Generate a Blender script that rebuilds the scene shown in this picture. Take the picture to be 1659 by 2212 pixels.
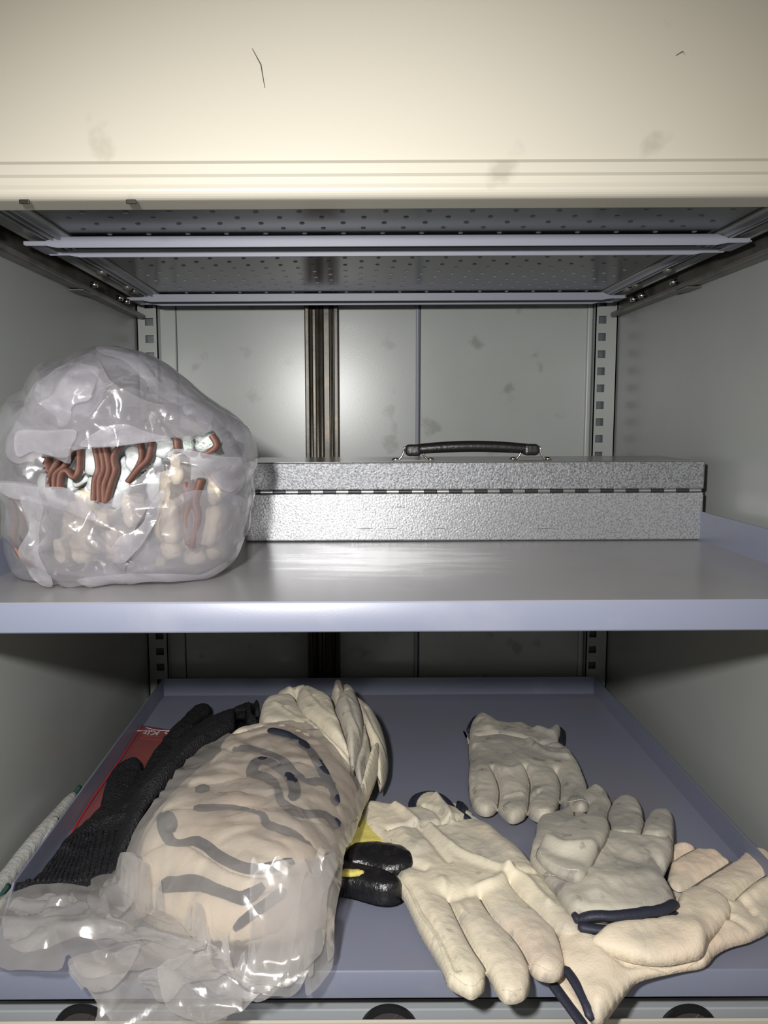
import bpy, math, random
import numpy as np
from mathutils import Matrix, Vector
from mathutils.geometry import delaunay_2d_cdt
random.seed(7); rng = np.random.default_rng(5)
for o in list(bpy.data.objects): bpy.data.objects.remove(o)
scn = bpy.context.scene; col = scn.collection

# ------------------------------------------------------------------ camera, world, light
ZC = 1.45                                    # eye height; everything below is measured from the eye
F_, TH, ROLL, PX, CY = 1725.0, math.radians(6.6), 0.0045, 763.0, 1106.0
c_, s_ = math.cos(TH), math.sin(TH)
fwd = np.array([0, c_, -s_]); up0 = np.array([0, s_, c_]); rt0 = np.array([1., 0, 0])
RT = rt0 * math.cos(ROLL) - up0 * math.sin(ROLL)
UP = rt0 * math.sin(ROLL) + up0 * math.cos(ROLL)
cd = bpy.data.cameras.new('camera'); cam = bpy.data.objects.new('camera', cd); col.objects.link(cam)
cd.sensor_fit = 'VERTICAL'; cd.sensor_height = 36; cd.sensor_width = 27
cd.lens = F_ / 2212 * 36; cd.shift_x = (829.5 - PX) / 2212; cd.clip_start = 0.02
M = Matrix(((RT[0], UP[0], -fwd[0], 0), (RT[1], UP[1], -fwd[1], 0), (RT[2], UP[2], -fwd[2], ZC), (0, 0, 0, 1)))
cam.matrix_world = M; scn.camera = cam
vs = scn.view_settings; vs.view_transform = 'Standard'; vs.look = 'None'; vs.gamma = 1; vs.use_curve_mapping = False
vs.exposure = 0.0
w = bpy.data.worlds.new('room'); scn.world = w; w.use_nodes = True
w.node_tree.nodes['Background'].inputs[0].default_value = (0.60, 0.57, 0.50, 1)
w.node_tree.nodes['Background'].inputs[1].default_value = 0.27
scn.cycles.transparent_max_bounces = 32
def area(name, loc, tgt, size, power, colr):
    l = bpy.data.lights.new(name, 'AREA'); l.shape = 'DISK'; l.size = size; l.energy = power; l.color = colr
    o = bpy.data.objects.new(name, l); col.objects.link(o); o.location = loc
    d = Vector(tgt) - Vector(loc); o.rotation_euler = d.to_track_quat('-Z', 'Y').to_euler(); return o
def spot(name, loc, tgt, size, power, colr, ang, blend):
    l = bpy.data.lights.new(name, 'SPOT'); l.shadow_soft_size = size; l.energy = power; l.color = colr; l.spot_size = math.radians(ang); l.spot_blend = blend
    o = bpy.data.objects.new(name, l); col.objects.link(o); o.location = loc
    d = Vector(tgt) - Vector(loc); o.rotation_euler = d.to_track_quat('-Z', 'Y').to_euler(); return o
spot('phone_flash', (-0.085, 0.0, ZC + 0.086), (0.03, 1.0, ZC - 0.30), 0.017, 30.0, (1.0, 0.985, 0.96), 108, 1.0)
area('ceiling_lamp', (0.2, -1.3, ZC + 1.1), (0.0, 0.6, ZC + 0.1), 0.9, 5.0, (1.0, 0.94, 0.83))

# ------------------------------------------------------------------ pixel <-> place helpers (eye coordinates)
def rays(p):
    p = np.atleast_2d(np.asarray(p, float)); u = (p[:, 0] - PX) / F_; v = -(p[:, 1] - CY) / F_
    return fwd + u[:, None] * RT + v[:, None] * UP
def atY(p, Y): r = rays(p); return r * (Y / r[:, 1])[:, None] if np.isscalar(Y) else r * (Y / r[:, 1])[:, None]
def atZ(p, Z): r = rays(p); return r * (Z / r[:, 2])[:, None]
def proj(P):
    P = np.atleast_2d(P); d = P @ fwd
    return np.stack([PX + F_ * (P @ RT) / d, CY - F_ * (P @ UP) / d], 1)
def onZ(p, base):                            # base(x,y)->z ; fixed-point ray hit
    z = np.full(len(np.atleast_2d(p)), base(np.array([0.0]), np.array([0.7]))[0])
    for _ in range(14):
        P = atZ(p, z); z = 0.5 * z + 0.5 * base(P[:, 0], P[:, 1])
    return atZ(p, z)
def onY(p, base):                            # base(x,z)->y
    y = np.full(len(np.atleast_2d(p)), 0.62)
    for _ in range(14):
        P = atY(p, y); y = 0.5 * y + 0.5 * base(P[:, 0], P[:, 2])
    return atY(p, y)

# ------------------------------------------------------------------ numpy noise
_perm = rng.permutation(512).astype(np.int64)
_g3 = rng.normal(size=(512, 3)); _g3 /= np.linalg.norm(_g3, axis=1)[:, None]
def noise(P):
    P = np.asarray(P, float)
    if P.shape[1] == 2: P = np.column_stack([P, np.full(len(P), 0.37)])
    i = np.floor(P).astype(np.int64); f = P - i; u = f * f * f * (f * (f * 6 - 15) + 10); r = 0
    for a in (0, 1):
        for b in (0, 1):
            for c in (0, 1):
                h = _perm[(_perm[(_perm[(i[:, 0] + a) % 512] + i[:, 1] + b) % 512] + i[:, 2] + c) % 512]
                g = _g3[h]; d = f - np.array([a, b, c])
                wt = (u[:, 0] if a else 1 - u[:, 0]) * (u[:, 1] if b else 1 - u[:, 1]) * (u[:, 2] if c else 1 - u[:, 2])
                r = r + wt * (g * d).sum(1)
    return r
def crumple(P, amp, f=14.0, seed=0.0):       # sharp creases like stiff film
    P = np.asarray(P, float)
    if P.shape[1] == 2: P = np.column_stack([P, np.zeros(len(P))])
    Q = P + seed; wv = np.stack([noise(Q * f * .6 + 3.1), noise(Q * f * .6 + 7.7), noise(Q * f * .6 + 13.3)], 1) * 0.045
    Q = Q + wv; h = 0; a = 1.0; ff = f
    for k in range(4):
        n = noise(Q * ff + 5.3 * k); h = h + a * (0.35 - np.abs(n)) ; a *= 0.5; ff *= 2.05
    r2 = np.random.default_rng(int(seed * 100) % 1000 + 3)
    for k in range(6):                       # straight folds
        d = r2.normal(size=3); d /= np.linalg.norm(d); t = Q @ d * f * (0.7 + 0.5 * k) * .5 + r2.random()
        h = h + 0.30 / (1 + .5 * k) * np.abs((t % 1) - .5) * (0.6 + noise(Q * f * .5 + k * 9.1))
    return amp * h

# ------------------------------------------------------------------ object helpers
def link(o, parent=None):
    col.objects.link(o)
    if parent is not None: o.parent = parent
    return o
def mesh(name, V, Fc, mat, parent=None, smooth=True, tagd=None, auto=None):
    V = np.asarray(V, float).reshape(-1, 3).copy()
    V[:, 2] += ZC
    me = bpy.data.meshes.new(name); 
    if parent is not None:
        pl = parent
        off = np.zeros(3)
        while pl is not None: off += np.array(pl.location); pl = pl.parent
        V -= off
    me.from_pydata([tuple(v) for v in V], [], [tuple(int(i) for i in f) for f in Fc]); me.update()
    o = bpy.data.objects.new(name, me); link(o, parent)
    if mat is not None: me.materials.append(mat)
    if smooth: me.polygons.foreach_set('use_smooth', [True] * len(me.polygons))
    if auto is not None: me.set_sharp_from_angle(angle=math.radians(auto))
    if tagd: tag(o, *tagd)
    return o
def tag(o, label, cat, group=None):
    o['label'] = label; o['category'] = cat
    if group: o['group'] = group
def root(name, loc, label, cat, group=None):
    o = bpy.data.objects.new(name, None); link(o); o.location = (loc[0], loc[1], loc[2] + ZC); o.empty_display_size = .02
    tag(o, label, cat, group); return o
class Facets:
    """piecewise flat crumple: random heights on a random triangulation, the way stiff film folds"""
    def __init__(s, lo, hi, cell, amp, seed, stretch=1.0):
        r = np.random.default_rng(int(seed * 1000) + 11); s.st = np.array([1.0, stretch]); lo = np.array(lo) * s.st - cell * 2; hi = np.array(hi) * s.st + cell * 2
        gx = np.arange(lo[0], hi[0] + cell, cell); gy = np.arange(lo[1], hi[1] + cell, cell); X, Y = np.meshgrid(gx, gy)
        p = np.stack([X.ravel(), Y.ravel()], 1) + r.uniform(-.48, .48, (X.size, 2)) * cell
        o = delaunay_2d_cdt([Vector(v) for v in p], [], [], 0, 1e-7); s.p = np.array([tuple(v) for v in o[0]]); s.t = [tuple(f) for f in o[2]]
        s.h = r.uniform(-1, 1, len(s.p)) * amp
    def __call__(s, P):
        P = P * s.st; out = np.zeros(len(P)); order = np.argsort(P[:, 0]); xs = P[order, 0]
        for t in s.t:
            a, b, c = s.p[list(t)]; i0, i1 = np.searchsorted(xs, min(a[0], b[0], c[0])), np.searchsorted(xs, max(a[0], b[0], c[0]))
            if i1 <= i0: continue
            id_ = order[i0:i1]; q = P[id_]; det = (b[1] - c[1]) * (a[0] - c[0]) + (c[0] - b[0]) * (a[1] - c[1])
            if abs(det) < 1e-12: continue
            l1 = ((b[1] - c[1]) * (q[:, 0] - c[0]) + (c[0] - b[0]) * (q[:, 1] - c[1])) / det
            l2 = ((c[1] - a[1]) * (q[:, 0] - c[0]) + (a[0] - c[0]) * (q[:, 1] - c[1])) / det; l3 = 1 - l1 - l2
            m = (l1 >= -1e-6) & (l2 >= -1e-6) & (l3 >= -1e-6); h = s.h[list(t)]
            out[id_[m]] = (l1 * h[0] + l2 * h[1] + l3 * h[2])[m]
        return out
def folds2(P, amp, cell, seed, stretch=1.0):
    lo, hi = P.min(0), P.max(0)
    W = P + .12 * cell * np.stack([noise(P * .35 / cell + 1.7), noise(P * .35 / cell + 8.2)], 1)
    return Facets(lo, hi, cell, amp, seed, stretch)(W) + Facets(lo, hi, cell * .42, amp * .26, seed + .5, 1 / stretch)(W) + Facets(lo, hi, cell * .2, amp * .075, seed + .7)(W) 
class MB:
    def __init__(s): s.V = []; s.F = []
    def add(s, V, Fc):
        n = len(s.V); s.V += [tuple(v) for v in V]; s.F += [tuple(i + n for i in f) for f in Fc]; return s
    def box(s, x0, x1, y0, y1, z0, z1):
        V = [(x, y, z) for z in (z0, z1) for y in (y0, y1) for x in (x0, x1)]
        return s.add(V, [(0, 2, 3, 1), (4, 5, 7, 6), (0, 1, 5, 4), (2, 6, 7, 3), (0, 4, 6, 2), (1, 3, 7, 5)])
    def prism(s, prof, axis, a, b):          # closed profile extruded; axis 'x': prof=(y,z); 'y': (x,z); 'z': (x,y)
        n = len(prof); V = []
        for t in (a, b):
            for p in prof:
                V.append({'x': (t, p[0], p[1]), 'y': (p[0], t, p[1]), 'z': (p[0], p[1], t)}[axis])
        Fc = [tuple(range(n)), tuple(range(2 * n - 1, n - 1, -1))] + [(i, i + n, (i + 1) % n + n, (i + 1) % n) for i in range(n)]
        return s.add(V, Fc)
    def tube(s, path, r, n=8, flat=1.0, updir=(0, 0, 1)):
        path = np.asarray(path, float); m = len(path); r = np.broadcast_to(np.asarray(r, float), (m,))
        T = np.gradient(path, axis=0); T /= np.linalg.norm(T, axis=1)[:, None] + 1e-12
        V = []
        for k in range(m):
            u = np.array(updir, float); a = np.cross(T[k], u)
            if np.linalg.norm(a) < 1e-3: a = np.cross(T[k], np.array([0, 1., 0.1]))
            a /= np.linalg.norm(a); b = np.cross(a, T[k])
            for q in range(n):
                t = 2 * math.pi * q / n; V.append(path[k] + r[k] * (a * math.cos(t) + b * flat * math.sin(t)))
        Fc = [(k * n + q, k * n + (q + 1) % n, (k + 1) * n + (q + 1) % n, (k + 1) * n + q) for k in range(m - 1) for q in range(n)]
        Fc += [tuple(range(n - 1, -1, -1)), tuple((m - 1) * n + q for q in range(n))]
        return s.add(V, Fc)
    def build(s, name, mat, parent=None, smooth=False, tagd=None, bevel=0, seg=2, auto=None):
        o = mesh(name, s.V, s.F, mat, parent, smooth, tagd, auto)
        if bevel:
            m = o.modifiers.new('b', 'BEVEL'); m.width = bevel; m.segments = seg; m.limit_method = 'ANGLE'; m.harden_normals = False
        return o
def struct(o): o['kind'] = 'structure'; return o

def catmull(P, closed=False, step=3.0):
    P = np.asarray(P, float); n = len(P); out = []
    rngk = range(n) if closed else range(n - 1)
    for i in rngk:
        if closed: p0, p1, p2, p3 = P[(i - 1) % n], P[i], P[(i + 1) % n], P[(i + 2) % n]
        else: p0, p1, p2, p3 = P[max(i - 1, 0)], P[i], P[i + 1], P[min(i + 2, n - 1)]
        L = np.linalg.norm(p2 - p1); k = max(1, int(L / step))
        for t in np.arange(k) / k:
            out.append(0.5 * ((2 * p1) + (p2 - p0) * t + (2 * p0 - 5 * p1 + 4 * p2 - p3) * t * t + (3 * p1 - p0 - 3 * p2 + p3) * t ** 3))
    if not closed: out.append(P[-1])
    return np.array(out)
def resample(P, s, closed):
    Q = np.vstack([P, P[:1]]) if closed else P
    L = np.r_[0, np.cumsum(np.linalg.norm(np.diff(Q, axis=0), axis=1))]
    n = max(3, int(L[-1] / s)); t = np.linspace(0, L[-1], n + 1)
    R = np.stack([np.interp(t, L, Q[:, k]) for k in range(Q.shape[1])], 1)
    return R[:-1] if closed else R
def dist_poly(P, L, closed=False):
    A = L; B = np.roll(L, -1, 0) if closed else L[1:]
    if not closed: A = L[:-1]
    AB = B - A; l2 = (AB ** 2).sum(1) + 1e-18; out = np.full(len(P), 1e9)
    for k in range(0, len(P), 4000):
        p = P[k:k + 4000]; d = p[:, None] - A[None]; t = np.clip((d * AB).sum(2) / l2, 0, 1)
        out[k:k + 4000] = np.sqrt(((d - t[..., None] * AB) ** 2).sum(2).min(1))
    return out
def inside(P, L):
    x, y = P[:, 0], P[:, 1]; r = np.zeros(len(P), bool); n = len(L)
    for i in range(n):
        a, b = L[i], L[(i + 1) % n]
        c = (a[1] > y) != (b[1] > y)
        r ^= c & (x < (b[0] - a[0]) * (y - a[1]) / (b[1] - a[1] + 1e-18) + a[0])
    return r
def tri_region(poly, s, extra=None):
    lo, hi = poly.min(0), poly.max(0)
    gx = np.arange(lo[0], hi[0], s); gy = np.arange(lo[1], hi[1], s * .866)
    X, Y = np.meshgrid(gx, gy); X[1::2] += s / 2; G = np.stack([X.ravel(), Y.ravel()], 1)
    G = G[inside(G, poly)]; G = G[dist_poly(G, poly, True) > .55 * s]
    for e in (extra or []):
        e = resample(e, s * .8, False); e = e[inside(e, poly)]; e = e[dist_poly(e, poly, True) > .4 * s] if len(e) else e
        if len(e) > 1: G = G[dist_poly(G, e) > .45 * s]; G = np.vstack([G, e])
    A = np.vstack([poly, G]); nb = len(poly)
    r = delaunay_2d_cdt([Vector(v) for v in A], [(i, (i + 1) % nb) for i in range(nb)], [tuple(range(nb))], 1, 1e-7)
    V = np.array([tuple(v) for v in r[0]]); Fc = [tuple(f) for f in r[2]]
    return V, Fc
def sstep(x, a, b): t = np.clip((x - a) / (b - a), 0, 1); return t * t * (3 - 2 * t)

class Pillow:
    """A stuffed flat body traced in the photograph and laid at its own height."""
    def __init__(s, outline, base, T, R, cuts=(), folds=(), wr=.0012, under=.12, cutpad=.0003, seed=0., fine=1.0):
        s.base = base; s.T = T; s.R = R; s.wr = wr; s.under = under; s.pad = cutpad; s.seed = seed; s.fine = fine
        s.poly = onZ(catmull(outline, True), base)[:, :2]
        s.cuts = [onZ(catmull(c), base)[:, :2] for c in cuts]
        s.folds = [(onZ(catmull(f[0]), base)[:, :2], f[1], f[2]) for f in folds]
    def dd(s, P):
        d = dist_poly(P, s.poly, True)
        for c in s.cuts: d = np.minimum(d, dist_poly(P, c) + .00002)
        return d
    def h(s, P, d=None):
        if d is None: d = s.dd(P)
        t = np.clip(d / min(s.R * .42, .0065), 0, 1); pr = np.sqrt(1 - (1 - t) ** 2); t2 = np.clip(d / s.R, 0, 1)
        z = s.T * (.52 * pr + .26 * (1 - (1 - t2) ** 2))
        for L, wd, am in s.folds: z = z + am * np.exp(-(dist_poly(P, L) / wd) ** 2) * pr
        Q = P + s.seed
        z = z + pr * (.0035 * noise(Q * 24) * s.fine + s.wr * 1.6 * (.3 - np.abs(noise(Q * 42 + 9))) + s.wr * .8 * (.3 - np.abs(noise(Q * 95 + 4))) + s.wr * .4 * (.3 - np.abs(noise(np.stack([Q[:, 0] * 150 + Q[:, 1] * 60, Q[:, 1] * 60 - Q[:, 0] * 30], 1)))) + s.wr * .25 * noise(Q * 230))
        return np.maximum(z, .0006 * pr)
    def z(s, P): return s.base(P[:, 0], P[:, 1]) + s.h(P)
    def build(s, name, mat, parent, sp=.0024, label=None):
        poly = resample(s.poly, sp, True); V, Fc = tri_region(poly, sp, s.cuts); P = V
        d = s.dd(P); do = dist_poly(P, s.poly, True); bz = s.base(P[:, 0], P[:, 1]); edge = do < 2e-4
        zt = bz + np.where(edge, 0, s.h(P, d)); zb = bz - np.where(edge, 0, s.under * s.T * np.sqrt(1 - (1 - np.clip(do / s.R, 0, 1)) ** 2))
        top = np.column_stack([P, zt]); n = len(P); idx = np.arange(n); bi = np.where(~edge)[0]; mp = idx.copy(); mp[bi] = n + np.arange(len(bi))
        bot = np.column_stack([P[bi], zb[bi]])
        FF = []
        for f in Fc:
            a, b, c = V[f[0]], V[f[1]], V[f[2]]
            if (b[0] - a[0]) * (c[1] - a[1]) - (b[1] - a[1]) * (c[0] - a[0]) < 0: f = f[::-1]
            FF.append(f); FF.append(tuple(mp[i] for i in f[::-1]))
        o = mesh(name, np.vstack([top, bot]), FF, mat, parent)
        if label: o['label'] = label
        return o
    def line(s, pts, lift=0.0006, step=.003):
        L = resample(onZ(catmull(pts), s.base)[:, :2], step, False)
        return np.column_stack([L, s.z(L) + lift])
def seam_shades(P, parent):  # dark tube along each finger seam, painting in the crease's shade
    for c in P.cuts:
        L = resample(c, .002, False); ok = inside(L, P.poly); L = L[ok]
        if len(L) > 3:
            z = P.base(L[:, 0], L[:, 1]) + .0030; r = np.full(len(L), .0009); r[0] = r[-1] = .0003
            MB().tube(np.column_stack([L, z]), r, 6).build('finger_seam_shade', M_shade_scuff, parent, True)
def stitches(lines, name, mat, parent, r=.00045, on=.0021, every=2):
    for L in lines:
        m = MB(); L = resample(L, on / 2, False); r = min(r, .00038); L[:, 2] -= r * .5; rr = np.where(np.arange(len(L)) % 4 < 3, r, r * .35)
        m.tube(L, rr, 6); m.build(name, mat, parent, True)
def binding(path, r, name, mat, parent, flat=.75, up=(0, 0, 1), n=10):
    path = np.asarray(path); m = len(path); rr = np.full(m, r); rr[0] *= .6; rr[-1] *= .6
    rr *= 1 + .12 * noise(path * 60)
    return MB().tube(path, rr, n, flat, up).build(name, mat, parent, True)

# ------------------------------------------------------------------ materials
def mat(name, base, rough=.5, metal=0., bump=None, spec=.5, mix=None, coat=0., sheen=0.):
    m = bpy.data.materials.new(name); m.use_nodes = True; nt = m.node_tree; b = nt.nodes['Principled BSDF']
    b.inputs['Base Color'].default_value = (*base, 1); b.inputs['Roughness'].default_value = rough; b.inputs['Metallic'].default_value = metal
    b.inputs['Specular IOR Level'].default_value = spec; b.inputs['Coat Weight'].default_value = coat
    b.inputs['Sheen Weight'].default_value = sheen
    tc = nt.nodes.new('ShaderNodeTexCoord'); last = None
    for (kind, scale, strength, dist) in (bump or []):
        if kind == 'noise': t = nt.nodes.new('ShaderNodeTexNoise'); t.inputs['Detail'].default_value = 4; out = t.outputs['Fac']
        elif kind == 'vor': t = nt.nodes.new('ShaderNodeTexVoronoi'); out = t.outputs['Distance']
        elif kind == 'edge': t = nt.nodes.new('ShaderNodeTexVoronoi'); t.feature = 'DISTANCE_TO_EDGE'; out = t.outputs['Distance']
        t.inputs['Scale'].default_value = scale; nt.links.new(tc.outputs['Object'], t.inputs['Vector'])
        bn = nt.nodes.new('ShaderNodeBump'); bn.inputs['Strength'].default_value = strength; bn.inputs['Distance'].default_value = dist
        nt.links.new(out, bn.inputs['Height'])
        if last: nt.links.new(last.outputs[0], bn.inputs['Normal'])
        last = bn
    if last: nt.links.new(last.outputs[0], b.inputs['Normal'])
    prev = None
    for (scale, colr, lo, hi, fac) in (mix or []):        # stains: noise-masked colour
        t = nt.nodes.new('ShaderNodeTexNoise'); t.inputs['Scale'].default_value = scale; t.inputs['Detail'].default_value = 6
        nt.links.new(tc.outputs['Object'], t.inputs['Vector'])
        mr = nt.nodes.new('ShaderNodeMapRange'); mr.inputs['From Min'].default_value = lo; mr.inputs['From Max'].default_value = hi; mr.inputs['To Max'].default_value = fac
        nt.links.new(t.outputs['Fac'], mr.inputs['Value'])
        mx = nt.nodes.new('ShaderNodeMix'); mx.data_type = 'RGBA'; nt.links.new(mr.outputs[0], mx.inputs[0])
        if prev: nt.links.new(prev, mx.inputs[6])
        else: mx.inputs[6].default_value = (*base, 1)
        mx.inputs[7].default_value = (*colr, 1); prev = mx.outputs[2]
    if prev: nt.links.new(prev, b.inputs['Base Color'])
    m['b'] = 1
    return m
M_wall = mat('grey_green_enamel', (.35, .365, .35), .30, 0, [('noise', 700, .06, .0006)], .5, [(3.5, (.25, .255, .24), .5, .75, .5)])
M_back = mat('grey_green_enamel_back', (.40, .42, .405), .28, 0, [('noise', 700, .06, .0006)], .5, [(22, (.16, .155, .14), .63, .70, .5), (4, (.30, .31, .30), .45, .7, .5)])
M_shelf = mat('blue_grey_enamel', (.185, .20, .27), .38, 0, [('noise', 600, .05, .0006)], .5, [(14, (.29, .29, .33), .55, .8, .6)])
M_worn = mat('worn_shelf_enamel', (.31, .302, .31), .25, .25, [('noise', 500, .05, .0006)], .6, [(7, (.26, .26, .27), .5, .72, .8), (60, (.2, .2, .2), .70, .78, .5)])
M_shelf_low = mat('lower_shelf_enamel', (.215, .225, .295), .36, 0, [('noise', 600, .05, .0006)], .5, [(6, (.225, .205, .215), .5, .72, .7)])
M_door = mat('cream_enamel', (.50, .47, .395), .33, 0, [('noise', 450, .05, .0006)], .5, [(3, (.46, .42, .33), .5, .7, .5), (16, (.28, .25, .2), .66, .74, .5)])
M_dark = mat('dark_enamel', (.032, .034, .04), .22, .2, [('noise', 40, .05, .002)], .6)
M_rail = mat('greasy_steel', (.20, .19, .17), .38, .55, [('noise', 150, .2, .001)], .5, [(25, (.07, .065, .05), .45, .7, .8)])
M_bar = mat('bar_enamel', (.30, .31, .37), .42, 0, [('noise', 700, .1, .0006)])
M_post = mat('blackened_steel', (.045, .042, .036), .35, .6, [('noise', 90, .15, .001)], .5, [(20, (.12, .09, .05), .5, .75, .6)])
M_rod = mat('bare_steel', (.17, .155, .13), .42, .7, [('noise', 120, .3, .001)], .5, [(35, (.1, .07, .04), .5, .7, .7)])  # paler steel than the post, for the guide rods
M_black = mat('black_void', (.012, .012, .013), .6)
M_slot = mat('slot_back', (.10, .11, .12), .4, .1)
M_leather = mat('cream_leather', (.68, .61, .47), .58, 0, [('noise', 90, .25, .002), ('vor', 520, .22, .0008)], .35, [(11, (.44, .41, .35), .47, .62, .75), (8, (.72, .58, .46), .53, .66, .6), (60, (.30, .28, .25), .61, .68, .5)], sheen=.1)
M_leather_d = mat('worn_grey_leather', (.52, .48, .40), .6, 0, [('noise', 90, .25, .002), ('vor', 520, .22, .0008)], .3, [(13, (.33, .31, .275), .42, .60, .85), (50, (.15, .14, .13), .60, .67, .6)], sheen=.1)
M_leather_p = mat('fresh_leather', (.72, .62, .48), .58, 0, [('noise', 80, .3, .002), ('vor', 480, .25, .0008)], .35, [(10, (.76, .58, .45), .47, .6, .7), (26, (.50, .45, .37), .54, .66, .6)], sheen=.1)
M_white = mat('white_leather', (.50, .53, .53), .5, 0, [('noise', 110, .2, .002), ('vor', 600, .15, .0006)], .35, [(20, (.62, .62, .58), .5, .7, .5)])
M_creamw = mat('ivory_leather', (.62, .54, .40), .5, 0, [('noise', 110, .2, .002)], .35, [(20, (.62, .54, .40), .5, .7, .5)])
M_fleece = mat('pale_fleece', (.52, .57, .54), .95, 0, [('noise', 500, .9, .002)], .1)
M_brown = mat('brown_binding', (.125, .058, .043), .55, 0, [('noise', 260, .35, .001)], .4, [(60, (.19, .10, .08), .55, .7, .6)])
M_navy = mat('navy_binding', (.022, .024, .040), .55, 0, [('noise', 420, .4, .0008)], .4)
M_shade_scuff = mat('seam_shade_and_scuff', (.12, .105, .085), .8)  # dark tone for painted finger-crease shade, also used for the case scuffs
M_thread = mat('cream_thread', (.60, .55, .43), .7)
M_knit = mat('black_knit', (.016, .016, .019), .7, 0, [('edge', 300, 1.0, .003), ('noise', 900, .4, .001)], .28, [(25, (.05, .047, .042), .60, .75, .6)])
M_rib = mat('black_rib_knit', (.013, .013, .017), .65, 0, [('edge', 260, 1.0, .003)], .4)
M_rubber = mat('black_rubber', (.010, .010, .012), .28, 0, [('noise', 160, .5, .002), ('noise', 600, .4, .001)], .6)
M_yellow = mat('yellow_knit', (.62, .54, .15), .8, 0, [('noise', 500, .6, .001)], .2)
M_greyknit = mat('grey_white_knit', (.40, .40, .38), .9, 0, [('noise', 180, .6, .003), ('noise', 700, .5, .001)], .15, [(30, (.3, .3, .28), .5, .7, .6)])
M_green = mat('dark_green_trim', (.03, .085, .075), .6)
M_chrome = mat('nickel', (.75, .72, .66), .18, 1)
M_hinge = mat('hinge_steel', (.48, .48, .48), .3, .9)
M_hinged = mat('hinge_knuckle_dark', (.05, .05, .055), .4, .6)
M_handle = mat('black_leatherette', (.012, .011, .011), .36, 0, [('noise', 300, .4, .001)], .6)
M_drawer = mat('drawer_enamel', (.36, .38, .40), .4, 0, [('noise', 600, .05, .0006)])
M_cap = mat('plastic_cap', (.07, .06, .06), .3, 0)
M_text = mat('white_print', (.75, .65, .65), .5)
def ridgy_stretch(m, sx, sy, sz):
    nt = m.node_tree; tc = [n for n in nt.nodes if n.type == 'TEX_COORD'][0]
    mp = nt.nodes.new('ShaderNodeMapping'); mp.inputs['Scale'].default_value = (sx, sy, sz); nt.links.new(tc.outputs['Object'], mp.inputs['Vector'])
    for l in list(nt.links):
        if l.from_node == tc and l.to_node != mp: t = l.to_socket; nt.links.remove(l); nt.links.new(mp.outputs[0], t)
ridgy_stretch(M_rib, 1, .35, 1)
def worn_highlight_patch(m, x, y, r):
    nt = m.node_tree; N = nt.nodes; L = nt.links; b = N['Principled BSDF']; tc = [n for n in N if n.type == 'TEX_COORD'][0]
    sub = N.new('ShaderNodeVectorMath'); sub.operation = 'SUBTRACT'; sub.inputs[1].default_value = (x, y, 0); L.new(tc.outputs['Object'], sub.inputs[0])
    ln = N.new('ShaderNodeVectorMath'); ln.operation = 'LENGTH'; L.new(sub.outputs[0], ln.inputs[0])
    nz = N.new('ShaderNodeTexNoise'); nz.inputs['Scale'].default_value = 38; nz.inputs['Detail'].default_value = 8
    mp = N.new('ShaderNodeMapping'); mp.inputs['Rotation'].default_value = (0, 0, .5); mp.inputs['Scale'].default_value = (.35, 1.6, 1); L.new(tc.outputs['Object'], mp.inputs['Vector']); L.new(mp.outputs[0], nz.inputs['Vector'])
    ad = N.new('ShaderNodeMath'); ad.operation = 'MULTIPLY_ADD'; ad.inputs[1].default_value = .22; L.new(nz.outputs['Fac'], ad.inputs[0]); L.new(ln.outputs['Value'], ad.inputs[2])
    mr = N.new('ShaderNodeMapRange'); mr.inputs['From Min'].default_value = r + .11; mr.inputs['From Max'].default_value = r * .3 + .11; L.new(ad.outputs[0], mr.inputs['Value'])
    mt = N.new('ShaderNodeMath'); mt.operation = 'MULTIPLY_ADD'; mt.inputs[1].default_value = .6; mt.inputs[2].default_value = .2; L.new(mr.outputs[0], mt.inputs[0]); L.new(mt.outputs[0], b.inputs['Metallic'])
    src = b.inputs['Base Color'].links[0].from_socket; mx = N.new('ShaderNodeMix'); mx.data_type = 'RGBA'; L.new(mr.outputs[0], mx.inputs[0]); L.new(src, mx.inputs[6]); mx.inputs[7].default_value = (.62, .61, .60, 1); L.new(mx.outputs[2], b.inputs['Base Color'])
worn_highlight_patch(M_worn, -.01, -.12, .11)  # wear patch, brightened so the shelf's highlight sits in its colour and metal
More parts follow.
